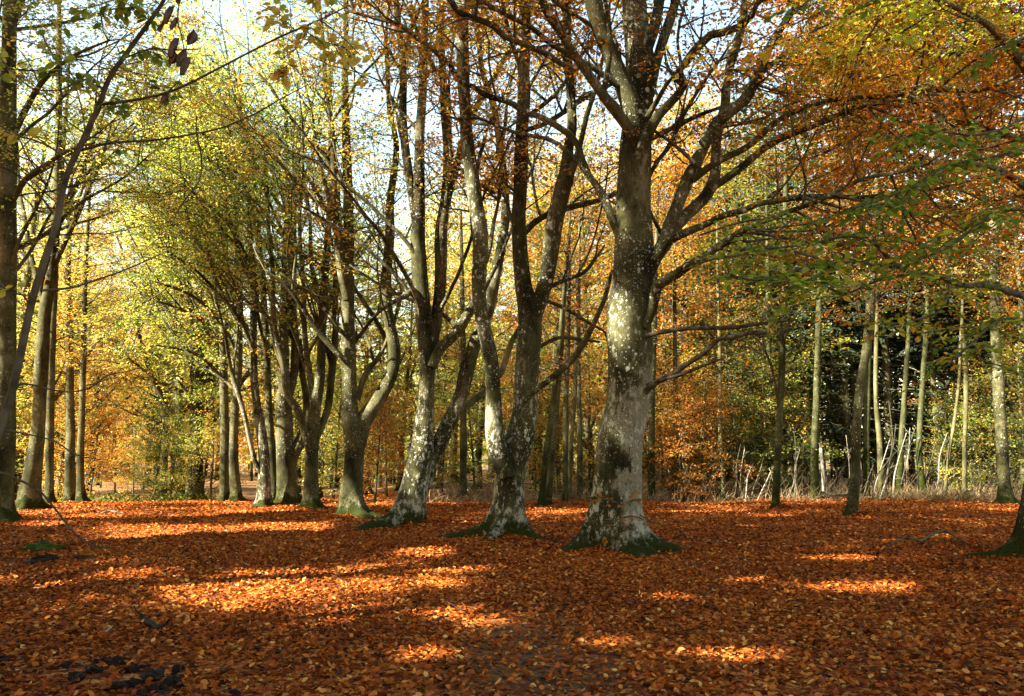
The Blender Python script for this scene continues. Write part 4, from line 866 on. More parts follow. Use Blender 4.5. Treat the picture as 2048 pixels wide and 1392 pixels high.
# a second overhead beech behind it carries the rust coloured roof of the right upper corner
hero('beech_tree', 2260, 19.0, [(0, 0, [(2260, 1045, 70), (2262, 1000, 60), (2266, 850, 56), (2270, 600, 50), (2276, 300, 44), (2280, 0, 36), (2284, -250, 24), (2284, -420, 9)])],
     BARK, 'beech standing outside the right edge whose rusty branches fill the upper right corner', 'rust', 18, (.7, .35, 6),
     limbs=[
         (-.2, -2, [(2272, 500, 26), (2180, 380, 20), (2080, 300, 16), (1980, 260, 13), (1880, 240, 10), (1780, 250, 8), (1690, 280, 5)]),
         (-.2, -3, [(2276, 330, 26), (2180, 200, 20), (2060, 110, 16), (1940, 60, 13), (1820, 50, 10), (1720, 70, 8), (1620, 110, 5)]),
         (.2, 2, [(2276, 300, 26), (2180, 180, 20), (2060, 150, 16), (1940, 150, 13), (1820, 130, 10), (1720, 160, 8), (1640, 210, 5)]),
         (0, 1, [(2280, 100, 26), (2160, -40, 20), (2020, -80, 16), (1880, -70, 13), (1760, -40, 10), (1660, -10, 6)]),
         (-.2, -3, [(2280, 0, 26), (2150, -180, 20), (2000, -260, 16), (1860, -260, 12), (1720, -220, 8)]),
         (.2, 2.5, [(2274, 450, 24), (2170, 400, 18), (2080, 390, 14), (1980, 400, 11), (1900, 430, 8), (1830, 450, 5)]),
     ],
     crown_kw=[dict(n_sec=270, sec_len=2.3, n_ter=8, n_leaf=24, leaf=.098, zmin=4.0, axes=[1, 2, 3, 4, 5, 6], rndc=(.5, .26), clear=CLR),
               dict(n_sec=50, sec_len=3.0, n_ter=8, n_leaf=30, leaf=.12, zmin=9, rndc=(.45, .3))])

# ------------------------------------------------------------------ leaning sapling close to the camera on the left
def sapling():
    d = 4.6
    base = np.array([P(-140, 913, d)[0], d, float(gz(P(-140, 913, d)[0], d))])
    root = empty('leaning_sapling', base, 'thin dark sapling leaning across the left foreground with dangling dead leaves', 'sapling')
    def W_(pts, d0, d1):
        n = len(pts); return catmull([(*(P(x, y, d0 + (d1 - d0) * k / (n - 1)) - base), w * .44 * mpp(y, d)) for k, (x, y, w) in enumerate(pts)], .05)
    a = Acc()
    p = W_([(-150, 1440, 22), (-110, 1220, 20), (-60, 1030, 18), (0, 856, 17), (28, 768, 16), (61, 613, 16), (84, 534, 15), (112, 450, 14), (121, 400, 13.5), (137, 342, 13), (161, 291, 12), (198, 212, 11), (219, 157, 10.5), (256, 103, 10), (301, 41, 9), (328, 0, 8), (350, -50, 6), (365, -110, 4)], d, 4.3)
    tubes(a, p[None, :, :3], p[None, :, 3], 12, 0, .05); a.build('trunk', TWIG_DARK, root)
    br = [
        ([(202, 209, 7), (256, 202, 6), (325, 188, 5), (376, 168, 5), (431, 140, 4.5), (496, 106, 4), (564, 72, 4), (643, 38, 3), (700, 10, 2)], 4.4, 4.0),
        ([(163, 300, 7), (222, 286, 6), (308, 280, 5), (393, 267, 5), (451, 253, 4), (513, 226, 4), (561, 198, 3), (612, 171, 2)], 4.45, 4.6),
        ([(393, 232, 2.5), (393, 267, 3.4), (403, 315, 3), (398, 362, 3), (362, 410, 2.5), (349, 438, 2)], 4.52, 4.5),
        ([(138, 335, 5), (120, 308, 4), (85, 287, 4), (44, 274, 4), (0, 270, 3), (-30, 262, 2)], 4.5, 4.3),
        ([(106, 427, 6), (85, 397, 5), (51, 362, 4), (20, 342, 4), (0, 333, 3), (-30, 320, 2)], 4.5, 4.4),
        ([(84, 581, 6), (140, 576, 5), (187, 562, 5), (252, 539, 4), (322, 508, 3)], 4.5, 4.8),
        ([(23, 772, 7), (51, 767, 5), (93, 777, 4), (135, 784, 4), (177, 777, 4), (215, 751, 4), (248, 744, 3), (285, 735, 2.5)], 4.6, 4.9),
        ([(-2, 861, 5), (28, 863, 4), (75, 873, 3), (112, 884, 3), (154, 910, 3), (201, 919, 2)], 4.6, 4.4),
        ([(205, 178, 5), (180, 158, 4), (150, 165, 4), (120, 180, 3), (60, 175, 3), (20, 130, 2)], 4.45, 4.2),
        ([(246, 118, 4), (300, 98, 4), (345, 100, 3), (400, 98, 2)], 4.4, 4.3),
        ([(352, -40, 4), (358, 10, 3), (355, 40, 3), (363, 70, 2.5), (368, 100, 2)], 4.3, 4.3),
        ([(61, 613, 5), (45, 590, 4), (20, 585, 3), (0, 570, 2)], 4.5, 4.5),
    ]
    for pts, d0, d1 in br:
        b = Acc(); p = W_(pts, d0, d1); tubes(b, p[None, :, :3], p[None, :, 3], 7, 0, .08)
        # short spurs and buds
        k = max(2, len(p) // 4); i = R.integers(1, len(p) - 1, k)
        s = grow(p[i, :3], unit(R.normal(0, 1, (k, 3)) + (p[i + 0, :3] - p[i - 1, :3]) * 20), R.uniform(.02, .09, k), 3, .2)
        tubes(b, s, np.full((k, 3), .0022) * np.array([1, .8, .4]), 4, 0)
        b.build('limb', TWIG_DARK, root)
    c = Acc()
    for pts, dd, n, sl, per, rc, lf in (
        ([(205, 178, 3), (170, 160, 2), (150, 165, 2)], 4.4, 7, .14, 4, (.25, .15), .06), ([(246, 118, 3), (290, 100, 2), (330, 100, 2)], 4.35, 8, .14, 4, (.22, .15), .06),
        ([(212, 205, 3), (240, 215, 2), (255, 235, 2)], 4.4, 6, .13, 4, (.15, .1), .06), ([(225, 286, 3), (262, 300, 2), (290, 305, 2)], 4.45, 5, .12, 3, (.15, .1), .055),
        ([(300, 41, 3), (270, 20, 2), (240, -5, 2)], 4.3, 9, .16, 4, (.3, .2), .065), ([(320, 10, 3), (280, -20, 2), (200, 10, 2), (120, 20, 2)], 4.25, 16, .2, 4, (.3, .22), .065),
        ([(60, 175, 3), (20, 140, 2), (-10, 100, 2)], 4.2, 9, .16, 4, (.4, .2), .06), ([(44, 274, 3), (20, 260, 2), (-10, 250, 2)], 4.3, 6, .15, 4, (.7, .15), .07),
        ([(330, 190, 3), (360, 160, 2)], 4.3, 3, .1, 3, (.15, .1), .06), ([(376, 168, 2), (385, 160, 2)], 4.3, 2, .1, 2, (.3, .1), .06),
        ([(20, 585, 3), (-5, 560, 2)], 4.5, 4, .12, 3, (.6, .2), .055), ([(150, 165, 2), (110, 120, 2), (80, 60, 2)], 4.3, 9, .16, 4, (.35, .2), .06)):
        spray(c, base, pts, dd, dd - .05, lf, n, sl, per, rc, droop=.5)
    # the yellow tuft at the end of the long upper branch
    for pts in ([(600, 55, 3), (640, 80, 2), (690, 95, 2)], [(640, 40, 3), (680, 70, 2), (720, 110, 2)], [(620, 45, 2), (600, 90, 2), (560, 120, 2)], [(660, 80, 2), (690, 120, 2), (730, 160, 2)], [(590, 60, 2), (560, 30, 2), (520, 10, 2)],
                [(690, 15, 2), (660, -10, 2), (600, -10, 2)], [(575, 130, 2), (555, 160, 2)]):
        spray(c, base, pts, 4.02, 4.0, .056, 9, .13, 5, (.74, .14), droop=.2)
    o = c.build('crown', [TWIG_DARK, LM['yellowgreen']], root)
    # curled dead leaves
    for (x, y, s) in ((342, 28, 0.095), (328, 50, 0.074), (352, 45, 0.068), (383, 70, 0.088), (352, 92, 0.101), (345, 112, 0.074), (366, 112, 0.095), (375, 130, 0.095), (331, 192, 0.068), (364, -4, 0.068)):
        b = Acc(); q = P(x, y, 4.3) - base
        n = 5; t = np.linspace(0, 1, n); wd = np.array([.12, .75, 1, .7, .08]) * s * .36
        tw = R.uniform(-.9, .9); az = R.uniform(0, 3.14); vs = []
        for k in range(n):
            an = az + tw * t[k]; ca, sa = math.cos(an), math.sin(an)
            ctr = q + np.array([.012 * math.sin(3 * t[k] + az), .012 * math.cos(2 * t[k]), s * .55 - t[k] * s * 1.25])
            for u in (-1, -.5, 0, .5, 1):
                curl = (abs(u) ** 2) * s * .28
                vs.append(ctr + np.array([ca, sa, 0]) * u * wd[k] + np.array([-sa, ca, 0]) * curl)
        f = [[k * 5 + j, k * 5 + j + 1, k * 5 + j + 6, k * 5 + j + 5] for k in range(n - 1) for j in range(4)]
        b.add(vs, f, 0, R.uniform(0, 1, len(f)), True)
        b.build('dead_leaf', [LM['dead']], root)
sapling()

def bowed_stem():
    x0, y0 = flat(219, 1095)
    base = np.array([x0, y0, float(gz(x0, y0))]); root = empty('bowed_stem', base, 'bare thin stem arching down to touch the leaves in front of the left row', 'stem')
    p = catmull([(*(P(x, y, y0 - .05 * k) - base), w * .5 * mpp(y, y0)) for k, (x, y, w) in enumerate([(222, 1096, 2.5), (182, 1090, 3), (145, 1062, 3.6), (112, 1020, 4), (79, 982, 4), (37, 959, 4.4), (0, 945, 4.6), (-60, 940, 5), (-140, 990, 6), (-190, 1100, 7)])], .06)
    a = Acc(); tubes(a, p[None, :, :3], p[None, :, 3], 6, 0, .06); b = a; i = np.array([20, 40, 60]); i = i[i < len(p) - 1]
    s = grow(p[i, :3], R.normal(0, 1, (len(i), 3)) + np.array([0, 0, .5]), np.full(len(i), .25), 4, .2)
    tubes(b, s, np.full((len(i), 4), .004) * np.array([1, .8, .6, .4]), 4, 0); b.build('stem', TWIG, root)
bowed_stem()

# ------------------------------------------------------------------ trees grown, not traced: woods behind, avenue, and the trees that shade the glade
def gen_tree(seed, H, r0, cb, n_prim, prim, n_sec, sec, n_ter, n_leaf, leaf, lean=.05, fork=0, base=(0, 0, 0), cull=False, zmin=1.5, rndc=(.5, .32), sides=9, up=.55, spread=.2):
    global R
    keep = R; R = np.random.default_rng(seed)
    n = 14; t = np.linspace(0, 1, n)
    ph = R.uniform(0, 6.28, 4); an = R.uniform(0, 6.28)
    x = lean * H * t * math.cos(an) + .012 * H * np.sin(t * 5 + ph[0]) * t; y = lean * H * t * math.sin(an) + .012 * H * np.sin(t * 4.3 + ph[1]) * t
    c = np.stack([x, y, t * H, r0 * (1 - t) ** .8 + .012], 1)
    p = trunk_mesh(c, .45 if H > 8 else .2)
    acc = Acc(); tubes(acc, p[None, :, :3], p[None, :, 3], sides, 0, .04, root_flare(r0, .55, .25, seed, 5))
    axes = [p[2:]]
    for k in range(fork + n_prim):
        isf = k < fork
        tz = R.uniform(cb * .7, cb * 1.2) if isf else cb + (1 - cb) * (k - fork + R.uniform(0, 1)) / n_prim * .95
        i = min(int(tz * (len(p) - 3)) + 2, len(p) - 3); s = p[i]
        a = R.uniform(0, 6.28); el = (1.1 if isf else up + .35 * R.normal())
        L = (H * (1 - tz) * .9 if isf else prim * (1.15 - .75 * (tz - cb) / (1 - cb)) * R.uniform(.7, 1.2))
        best = None
        for _ in range(8 if cull else 1):
            d = np.array([[math.cos(a) * math.cos(el), math.sin(a) * math.cos(el), math.sin(el)]])
            g = grow(s[None, :3], d, np.array([L]), 9, .13, .09 if isf else .03)
            if cull:
                dense = np.concatenate([g[0] * (1 - u) + np.roll(g[0], -1, 0) * u for u in (0, .33, .66)])[:26]
                bad = (~sunlit_keep(dense + np.asarray(base), .8)).sum()
                if best is None or bad < best[0]: best = (bad, g)
                if bad == 0: break
                a = R.uniform(0, 6.28); el = el * .7 + R.uniform(0, .4)
        if cull: g = best[1]
        r = min(s[3] * (.7 if isf else .45), r0 * .6) * np.linspace(1, .15, 9)
        tubes(acc, g, r[None], 6, 0, .04)
        axes.append(np.concatenate([g[0], r[:, None]], 1))
    ca = Acc()
    crown(ca, axes, base, n_sec, sec, n_ter, n_leaf, leaf, zmin=zmin, cull=cull, rndc=rndc, t0=.2, clear=CLR if cull else None, spread=spread)
    R = keep
    return acc, ca

def plant(kind, acc, ca, bark, mat, loc, label, group, rz=0.0, cat='tree'):
    root = empty(kind, loc, label, cat, group, rz)
    acc.build('trunk', bark, root); ca.build('crown', [TWIG, LM[mat]], root)
    return root

def dup(root, loc, rz, label, mat=None, sc=1.0, group=None):
    r = root.copy(); COL.objects.link(r); r.location = tuple(float(c) for c in loc); r.rotation_euler = (0, 0, rz); r.scale = (sc, sc, sc)
    r['label'] = label
    if group: r['group'] = group
    for ch in list(root.children):
        c = ch.copy(); COL.objects.link(c); c.parent = r
        if mat and len(c.material_slots) > 1:
            c.material_slots[1].link = 'OBJECT'; c.material_slots[1].material = LM[mat]
    return r

# beeches left of and behind the photographer: they throw the shade on the glade
shade = [(-7.5, 1.0, 20, 'gold'), (-12.5, 6.5, 23, 'gold'), (-10.5, -3.5, 22, 'rust'), (-17, 1.5, 24, 'gold'), (-23, 14.5, 24, 'yellowgreen'), (-15.5, 12.0, 23, 'yellowgreen'), (-21, 8.0, 25, 'yellowgreen'), (-5.0, -6.5, 20, 'rust'), (-27, 2, 25, 'gold'), (-20, -7, 24, 'gold'), (-14, -12, 23, 'gold'), (-28, -9, 25, 'gold'), (-3, -11, 21, 'rust')]
for k, (x, y, H, m) in enumerate(shade):
    b = (x, y, float(gz(x, y)))
    a_, c_ = gen_tree(100 + k, H, .38,   .24, 26, 6.0, 420, 3.0, 8, 17, .22, .02, 2, b, True, 4.5, spread=.38)
    side = 'beyond the left edge' if y > 0 else 'behind the camera on the left'
    plant('beech_tree', a_, c_, BARK_FAR, m, b, f'tall {dict(gold="golden", rust="rusty", yellowgreen="yellow green")[m]} beech {side} that shades the glade', 'shade beeches left of the glade')

# prototypes of the woods
protos = {}
def proto(key, kind, bark, mat, n=4, **kw):
    protos[key] = [(kind, bark, mat, gen_tree(hash_(key) + 17 * i, **kw)) for i in range(n)]
proto('tall', 'beech_tree', BARK_FAR, 'yellowgreen', 4, H=22, r0=.30, cb=.18, n_prim=30, prim=5.0, n_sec=260, sec=2.6, n_ter=7, n_leaf=11, leaf=.17, fork=2, up=.7)
proto('mid', 'beech_tree', BARK_FAR, 'gold', 4, H=14.5, r0=.17, cb=.16, n_prim=24, prim=3.2, n_sec=170, sec=2.0, n_ter=6, n_leaf=11, leaf=.14, fork=1, up=.6)
proto('under', 'beech_sapling', BARK_FAR, 'gold', 4, H=5.5, r0=.05, cb=.08, n_prim=22, prim=1.7, n_sec=110, sec=1.1, n_ter=6, n_leaf=9, leaf=.10, up=.25, zmin=.4, lean=.06)
placed = {}
def put(key, x, y, rz, sc, mat, label, group, idx):
    k = idx % len(protos[key]); kind, bark, m0, (a_, c_) = protos[key][k]
    loc = (x, y, float(gz(x, y)) - .02)
    if (key, k) not in placed:
        r = plant(kind, a_, c_, bark, m0, loc, label, group, rz, 'tree' if kind != 'beech_sapling' else 'sapling'); placed[(key, k)] = r; r.scale = (sc, sc, sc)
        if mat != m0:
            for ch in r.children:
                if len(ch.material_slots) > 1: ch.material_slots[1].link = 'OBJECT'; ch.material_slots[1].material = LM[mat]
        return r
    return dup(placed[(key, k)], loc, rz, label, mat, sc, group)

ORD = ['first', 'second', 'third', 'fourth', 'fifth', 'sixth', 'seventh', 'eighth', 'ninth', 'tenth', 'eleventh', 'twelfth', 'thirteenth', 'fourteenth', 'fifteenth', 'sixteenth', 'seventeenth', 'eighteenth', 'nineteenth', 'twentieth']
CN = dict(gold='golden', rust='rusty orange', yellowgreen='yellow green', green='green')
zones = []   # (key, group, where, list of (px, d, scale, mat))
zones.append(('tall', 'avenue beeches beyond the crest', 'along the avenue beyond the crest of the path', [
    (385, 40, .95, 'yellowgreen'), (365, 44, .9, 'green'), (402, 39, .9, 'yellowgreen'), (330, 50, .85, 'yellowgreen'), (318, 58, .8, 'gold'), (300, 68, .8, 'gold'), (128, 44, .75, 'gold'), (150, 52, .75, 'gold'), (178, 60, .75, 'gold'), (196, 72, .8, 'rust'), (350, 62, .8, 'green'), (232, 95, .9, 'rust')]))
zones.append(('tall', 'beeches behind the left row', 'in the wood behind the left hand row', [
    (25, 36, .85, 'yellowgreen'), (80, 44, .8, 'yellowgreen'), (40, 55, .8, 'gold'), (105, 60, .8, 'gold'), (-120, 52, .8, 'yellowgreen')]))
zones.append(('mid', 'trees behind the row of old beeches', 'in the wood behind the row of old beeches', [
    (640, 38, .95, 'yellowgreen'), (738, 42, .95, 'gold'), (800, 44, .9, 'yellowgreen'), (880, 42, .9, 'gold'), (905, 50, 1.2, 'yellowgreen'), (955, 40, .95, 'yellowgreen'), (985, 52, 1.35, 'gold'), (1075, 42, 1.15, 'rust'), (1112, 36, 1.1, 'green'), (1180, 40, 1.25, 'gold'), (1215, 50, 1.4, 'rust'), (1060, 55, 1.5, 'gold'), (860, 58, 1.4, 'yellowgreen'), (1140, 58, 1.5, 'gold'),
    (600, 44, 1, 'yellowgreen'), (555, 50, 1.1, 'yellowgreen')]))
zones.append(('mid', 'trees in the wood right of the huge beech', 'in the wood right of the huge beech', [
    (1325, 36, 1, 'gold'), (1385, 34, 1, 'rust'), (1415, 42, 1.1, 'green'), (1475, 36, .95, 'green'), (1580, 36, 1.0, 'green'), (2045, 33, 1.0, 'rust'), (2100, 36, 1.2, 'rust'), (1350, 48, 1.3, 'rust'), (1375, 52, 1.65, 'gold'), (1445, 47, 1.5, 'gold'), (1500, 50, 1.6, 'rust'), (1310, 46, 1.4, 'gold')]))
zones.append(('under', 'young beeches along the edge of the wood', 'under the edge of the wood', [
    (1365, 29.5, .75, 'rust'), (1400, 30, .75, 'rust'), (1430, 31, .8, 'gold'), (1340, 32, 1.0, 'gold'), (1480, 31, 1.1, 'green'), (1590, 32, 1.0, 'yellowgreen'), (1520, 33, 1.1, 'green'), (1955, 30, .8, 'yellowgreen'), (2050, 29, 1.1, 'green'), (1900, 33, .7, 'green')]))
zones.append(('under', 'young beeches behind the row of old beeches', 'low behind the row of old beeches', [
    (668, 31, .9, 'yellowgreen'), (752, 30, .75, 'rust'), (775, 33, .8, 'rust'), (735, 36, 1.1, 'yellowgreen'), (885, 35, .8, 'gold'), (950, 34, .9, 'yellowgreen'), (1070, 33, .8, 'yellowgreen'), (1115, 32, .9, 'gold'), (1178, 33, 1, 'gold'), (1325, 34, 1.1, 'rust'), (1030, 38, 1.1, 'rust'), (640, 35, 1.1, 'yellowgreen')]))
zones.append(('under', 'young trees along the avenue', 'low beside the avenue beyond the crest', [
    (312, 42, 1.0, 'green'), (345, 38, .8, 'green'), (425, 38, 1, 'yellowgreen'), (408, 44, 1.1, 'gold'), (272, 50, .85, 'gold'), (235, 56, .85, 'rust'), (120, 40, 1.1, 'gold'), (185, 46, 1.0, 'gold'), (55, 36, 1.2, 'gold'), (5, 34, 1.2, 'yellowgreen'), (290, 62, 1.1, 'yellowgreen'), (205, 66, 1.1, 'rust')]))
cnt = 0
for key, group, where, lst in zones:
    per = {}
    for px, d, sc, mat in sorted(lst):
        per.setdefault(mat, []).append((px, d, sc))
    for mat, items in per.items():
        for i, (px, d, sc) in enumerate(items):
            noun = 'young beech' if key == 'under' else 'beech'
            lab = (f'{ORD[i]} {CN[mat]} {noun} from the left {where}' if len(items) > 1 else f'only {CN[mat]} {noun} {where}')
            x = P(px, 913, d)[0]
            put(key, x, d, random.uniform(0, 6.28), sc * random.uniform(.95, 1.08), mat, lab, group, cnt); cnt += 1

# spruces: the dark plantation behind the right side
def spruce(seed, H=21.0):
    global R
    keep = R; R = np.random.default_rng(seed)
    t = np.linspace(0, 1, 16); c = np.stack([.1 * np.sin(t * 3), .1 * np.cos(t * 2.2) - .1, t * H, .17 * (1 - t) + .01], 1)
    acc = Acc(); p = trunk_mesh(c, .5); tubes(acc, p[None, :, :3], p[None, :, 3], 8, 0, .03)
    z = np.arange(1.5, H * .99, .19); n = len(z)
    a = np.arange(n) * 2.4 + R.uniform(-.4, .4, n); L = (3.0 * (1 - z / H) ** .75 + .25) * R.uniform(.75, 1.15, n)
    st = np.stack([np.interp(z, c[:, 2], c[:, 0]), np.interp(z, c[:, 2], c[:, 1]), z], 1)
    d = np.stack([np.cos(a), np.sin(a), np.full(n, .12)], 1)
    b = grow(st, d, L, 7, .06, -.06)
    tubes(acc, b, np.linspace(.028, .006, 7)[None] * (L[:, None] / 3 + .3), 4, 0)
    ca = Acc(); dead = (z < H * .30)
    li = np.repeat(np.arange(n), np.maximum(3, (L * 26 * np.where(dead, .12, 1)).astype(int))); N = len(li)
    u = R.uniform(.12, 1, N) * 6; i = np.minimum(u.astype(int), 5); fr = (u - i)[:, None]
    q = b[li, i] * (1 - fr) + b[li, i + 1] * fr; tg = unit(b[li, i + 1] - b[li, i])
    lt = np.cross(tg, np.array([0, 0, 1.0])) * np.where(R.random(N) < .5, 1, -1)[:, None]
    ax = unit(lt + tg * .7 - np.array([0, 0, .55]) + R.normal(0, .3, (N, 3)))
    leaves(ca, q, ax, np.array([0, 0, 1.0]) + R.normal(0, .4, (N, 3)), R.uniform(.22, .5, N), R.uniform(0, 1, N), 1, 'quad', .16, .05)
    R = keep
    return acc, ca
sp = [spruce(900 + k) for k in range(3)]; spl = []
spots = [(1620, 34.5), (1700, 34), (1780, 34.5), (1880, 34), (1945, 34.5), (2030, 34), (1560, 36), (1390, 47), (1455, 50), (1500, 42), (1545, 39), (1600, 43), (1625, 38), (1668, 41), (1712, 37), (1748, 40), (1790, 37.5), (1822, 41), (1858, 38), (1895, 42), (1930, 37), (1968, 40), (2005, 37), (2050, 40), (2095, 37), (2140, 42), (1580, 50), (1690, 52), (1840, 52), (1330, 54), (1240, 58), (1100, 60), (880, 58), (760, 62), (690, 56)]
for i, (px, d) in enumerate(sorted(spots)):
    x = P(px, 913, d)[0]; k = i % 3; j = i
    loc = (x, d, float(gz(x, d)) - .05)
    lab = f'{ORD[j] if j < 20 else ["twenty first", "twenty second", "twenty third", "twenty fourth", "twenty fifth", "twenty sixth", "twenty seventh", "twenty eighth", "twenty ninth", "thirtieth", "thirty first", "thirty second", "thirty third", "thirty fourth", "thirty fifth"][j - 20]} dark spruce from the left in the plantation behind the wood edge'
    if k >= len(spl):
        spl.append(plant('spruce_tree', sp[k][0], sp[k][1], BARK_FAR, 'spruce', loc, lab, 'spruces of the dark plantation', random.uniform(0, 6)))
    else:
        dup(spl[k], loc, random.uniform(0, 6.28), lab, None, random.uniform(.85, 1.12), 'spruces of the dark plantation')

# far-off wood, one mass behind everything
def far_wood(name, a0, a1, d0, d1, H, n, mats, bark, leaf, seed):
    global R
    keep = R; R = np.random.default_rng(seed)
    ca = Acc(); T = n
    ang = R.uniform(a0, a1, T); dd = R.uniform(d0, d1, T); x = np.tan(ang) * dd; y = dd
    h = H * R.uniform(.65, 1.15, T); g = gz(x, y)
    pts = np.zeros((T, 5, 3)); t = np.linspace(0, 1, 5)
    pts[:, :, 0] = x[:, None] + R.normal(0, .4, (T, 1)) * t; pts[:, :, 1] = y[:, None]; pts[:, :, 2] = g[:, None] - .1 + h[:, None] * t
    tubes(ca, pts, R.uniform(.10, .26, (T, 1)) * (1.05 - t * .9), 6, 0)
    per = 520; li = np.repeat(np.arange(T), per); N = len(li)
    u = R.uniform(.06, 1.05, N) ** .8; rad = 3.4 * np.sqrt(np.clip(1.15 - u, .1, 1)) * np.sqrt(R.random(N)); an = R.uniform(0, 6.28, N)
    lay = np.round(u * h[li] / 1.1) * 1.1 + R.normal(0, .22, N)
    pos = np.stack([x[li] + rad * np.cos(an), y[li] + rad * np.sin(an), np.maximum(g[li] + lay, g[li] + .3)], 1)
    ax = np.stack([np.cos(an), np.sin(an), np.full(N, -.2)], 1) + R.normal(0, .5, (N, 3))
    rnd = np.clip(R.normal(.5, .22, T)[li] + R.normal(0, .15, N), 0, 1)
    leaves(ca, pos, ax, np.array([0, 0, 1.0]) + R.normal(0, .5, (N, 3)), leaf * R.uniform(.7, 1.3, N), rnd, 1, 'quad', .36)
    R = keep
    tag(ca.build(name, [bark, LM[mats]]), kind='stuff')
far_wood('far_wood', -.78, -.16, 82, 120, 15, 130, 'gold', BARK_FAR, .42, 1)
far_wood('far_wood', -.26, .16, 62, 95, 13, 95, 'yellowgreen', BARK_FAR, .36, 2)
far_wood('far_wood', .16, .82, 54, 80, 18, 170, 'spruce', BARK_MOSSY, .34, 3)

# ------------------------------------------------------------------ the tangle at the edge of the wood
def stick(name, px, py, px2, py2, w, d, mat, label, group, cat):
    x0 = P(px, py, d); x0[2] = gz(x0[0], d); e = P(px2, py2, d + R.uniform(-.4, .8)); v = e - x0
    root = empty(name, x0, label, cat, group)
    p = catmull([(*(v * t + R.normal(0, .02, 3) * np.linalg.norm(v)), max(.006, w * .5 * mpp(913, d) * (1 - .6 * t))) for t in (-.02, .3, .65, 1.0)], .25)
    a = Acc(); tubes(a, p[None, :, :3], p[None, :, 3], 7, 0, .06)
    k = 5; i = R.integers(len(p) // 3, len(p) - 1, k)
    s = grow(p[i, :3], unit(v)[None] + R.normal(0, .6, (k, 3)), R.uniform(.15, .55, k), 4, .16)
    tubes(a, s, np.full((k, 4), .006) * np.array([1, .8, .6, .4]), 4, 0); a.build('stem', mat, root)
sticks = [(1483, 995, 1512, 895, 6), (1489, 993, 1502, 935, 5), (1500, 985, 1530, 910, 5), (1470, 980, 1490, 900, 4), (1512, 990, 1545, 935, 4), (1462, 960, 1478, 890, 3), (1570, 988, 1612, 935, 5), (1592, 970, 1588, 850, 5), (1575, 990, 1600, 900, 4),
          (1745, 985, 1790, 850, 5), (1757, 975, 1782, 905, 6), (1780, 985, 1812, 870, 5), (1790, 975, 1835, 850, 5), (1765, 960, 1780, 800, 4), (1740, 960, 1775, 880, 4), (1805, 990, 1822, 860, 4), (1840, 990, 1870, 880, 4), (1860, 985, 1890, 870, 4), (1875, 975, 1896, 900, 3), (1725, 990, 1745, 930, 4), (1700, 920, 1690, 870, 3), (1640, 990, 1690, 930, 4), (1655, 980, 1705, 890, 4)]
for i, (a, b, c, e, w) in enumerate(sorted(sticks)):
    lab = f'{ORD[i] if i < 20 else ["twenty first", "twenty second", "twenty third"][i - 20]} pale leaning pole from the left among the dead sticks at the wood edge'
    stick('leaning_pole', a, b, c, e, w * .7, 29.0 + R.uniform(-.3, 1.2), TWIG_PALE if i % 2 else TWIG, lab, 'pale leaning poles', 'dead pole')

def stump():
    d = 30.5; b = P(1647, 990, d); b[2] = gz(b[0], d); root = empty('broken_stump', b, 'pale snapped stem standing upright among the sticks, jagged top', 'stump')
    top = P(1648, 888, d)[2] - b[2]
    a = Acc(); z = np.linspace(-.1, top, 14); p = np.stack([.03 * np.sin(z * 2), 0 * z, z], 1); r = np.interp(z, [0, .3, top], [.11, .075, .06])
    tubes(a, p[None, :-1], r[None, :-1], 9, 0, .05)
    th = np.arange(5) * 1.256
    sp_ = np.stack([np.stack([p[-3] + np.array([math.cos(q) * .03, math.sin(q) * .03, 0]), p[-1] + np.array([math.cos(q) * .035, math.sin(q) * .035, .03 + .12 * abs(math.sin(q * 2.3 + 1))])]) for q in th])
    tubes(a, sp_, np.array([[.026, .004]] * 5), 5, 0); a.build('stem', TWIG_PALE, root)
stump()

def tangle():
    n = 1500
    x = R.uniform(-3.2, 20.5, n); y = 29.5 + R.uniform(-1.2, 3.2, n) + .6 * np.sin(x)
    st = np.stack([x, y, gz(x, y) - .02], 1); up = R.uniform(.15, 1.2, n)
    dr = np.stack([R.normal(.25, .5, n), R.normal(0, .35, n), up], 1)
    L = R.uniform(.3, 1.5, n) * np.where(up > .6, 1.1, .8)
    g = grow(st, dr, L, 6, .12, -.03); a = Acc()
    tubes(a, g, R.uniform(.004, .012, (n, 1)) * np.linspace(1, .3, 6), 4, 0)
    tag(a.build('brushwood', [twig_mat('dry_brush', (.05, .033, .018), (.22, .16, .09))]), kind='stuff')
    n = 9000
    x = np.concatenate([R.uniform(13.8, 21.5, n * 4 // 5), R.uniform(-3, 14, n - n * 4 // 5)]); y = 29.0 + R.uniform(-.8, 3.5, n)
    a = Acc(); p = np.stack([x, y, gz(x, y)], 1)
    leaves(a, p, np.stack([R.normal(0, .7, n), R.normal(0, .7, n), R.uniform(.2, 1.1, n)], 1), R.normal(0, 1, (n, 3)), R.uniform(.2, .55, n), R.uniform(0, 1, n), 0, 'quad', .025)
    tag(a.build('dry_grass', [leaf_mat('straw', [(.08, .05, .02), (.19, .13, .055), (.32, .23, .11)], .3, 1.0)]), kind='stuff')
    n = 2600
    px = R.uniform(120, 440, n); y = R.uniform(36, 47, n); x = (px - 1024) / F * y
    a = Acc(); p = np.stack([x, y, gz(x, y) + R.uniform(0, .5, n)], 1)
    leaves(a, p, R.normal(0, 1, (n, 3)) + np.array([0, 0, .2]), np.array([0, 0, 1.0]) + R.normal(0, .5, (n, 3)), R.uniform(.1, .2, n), R.uniform(0, .8, n), 0, 'quad', .3)
    tag(a.build('undergrowth', [LM['green']]), kind='stuff')
tangle()

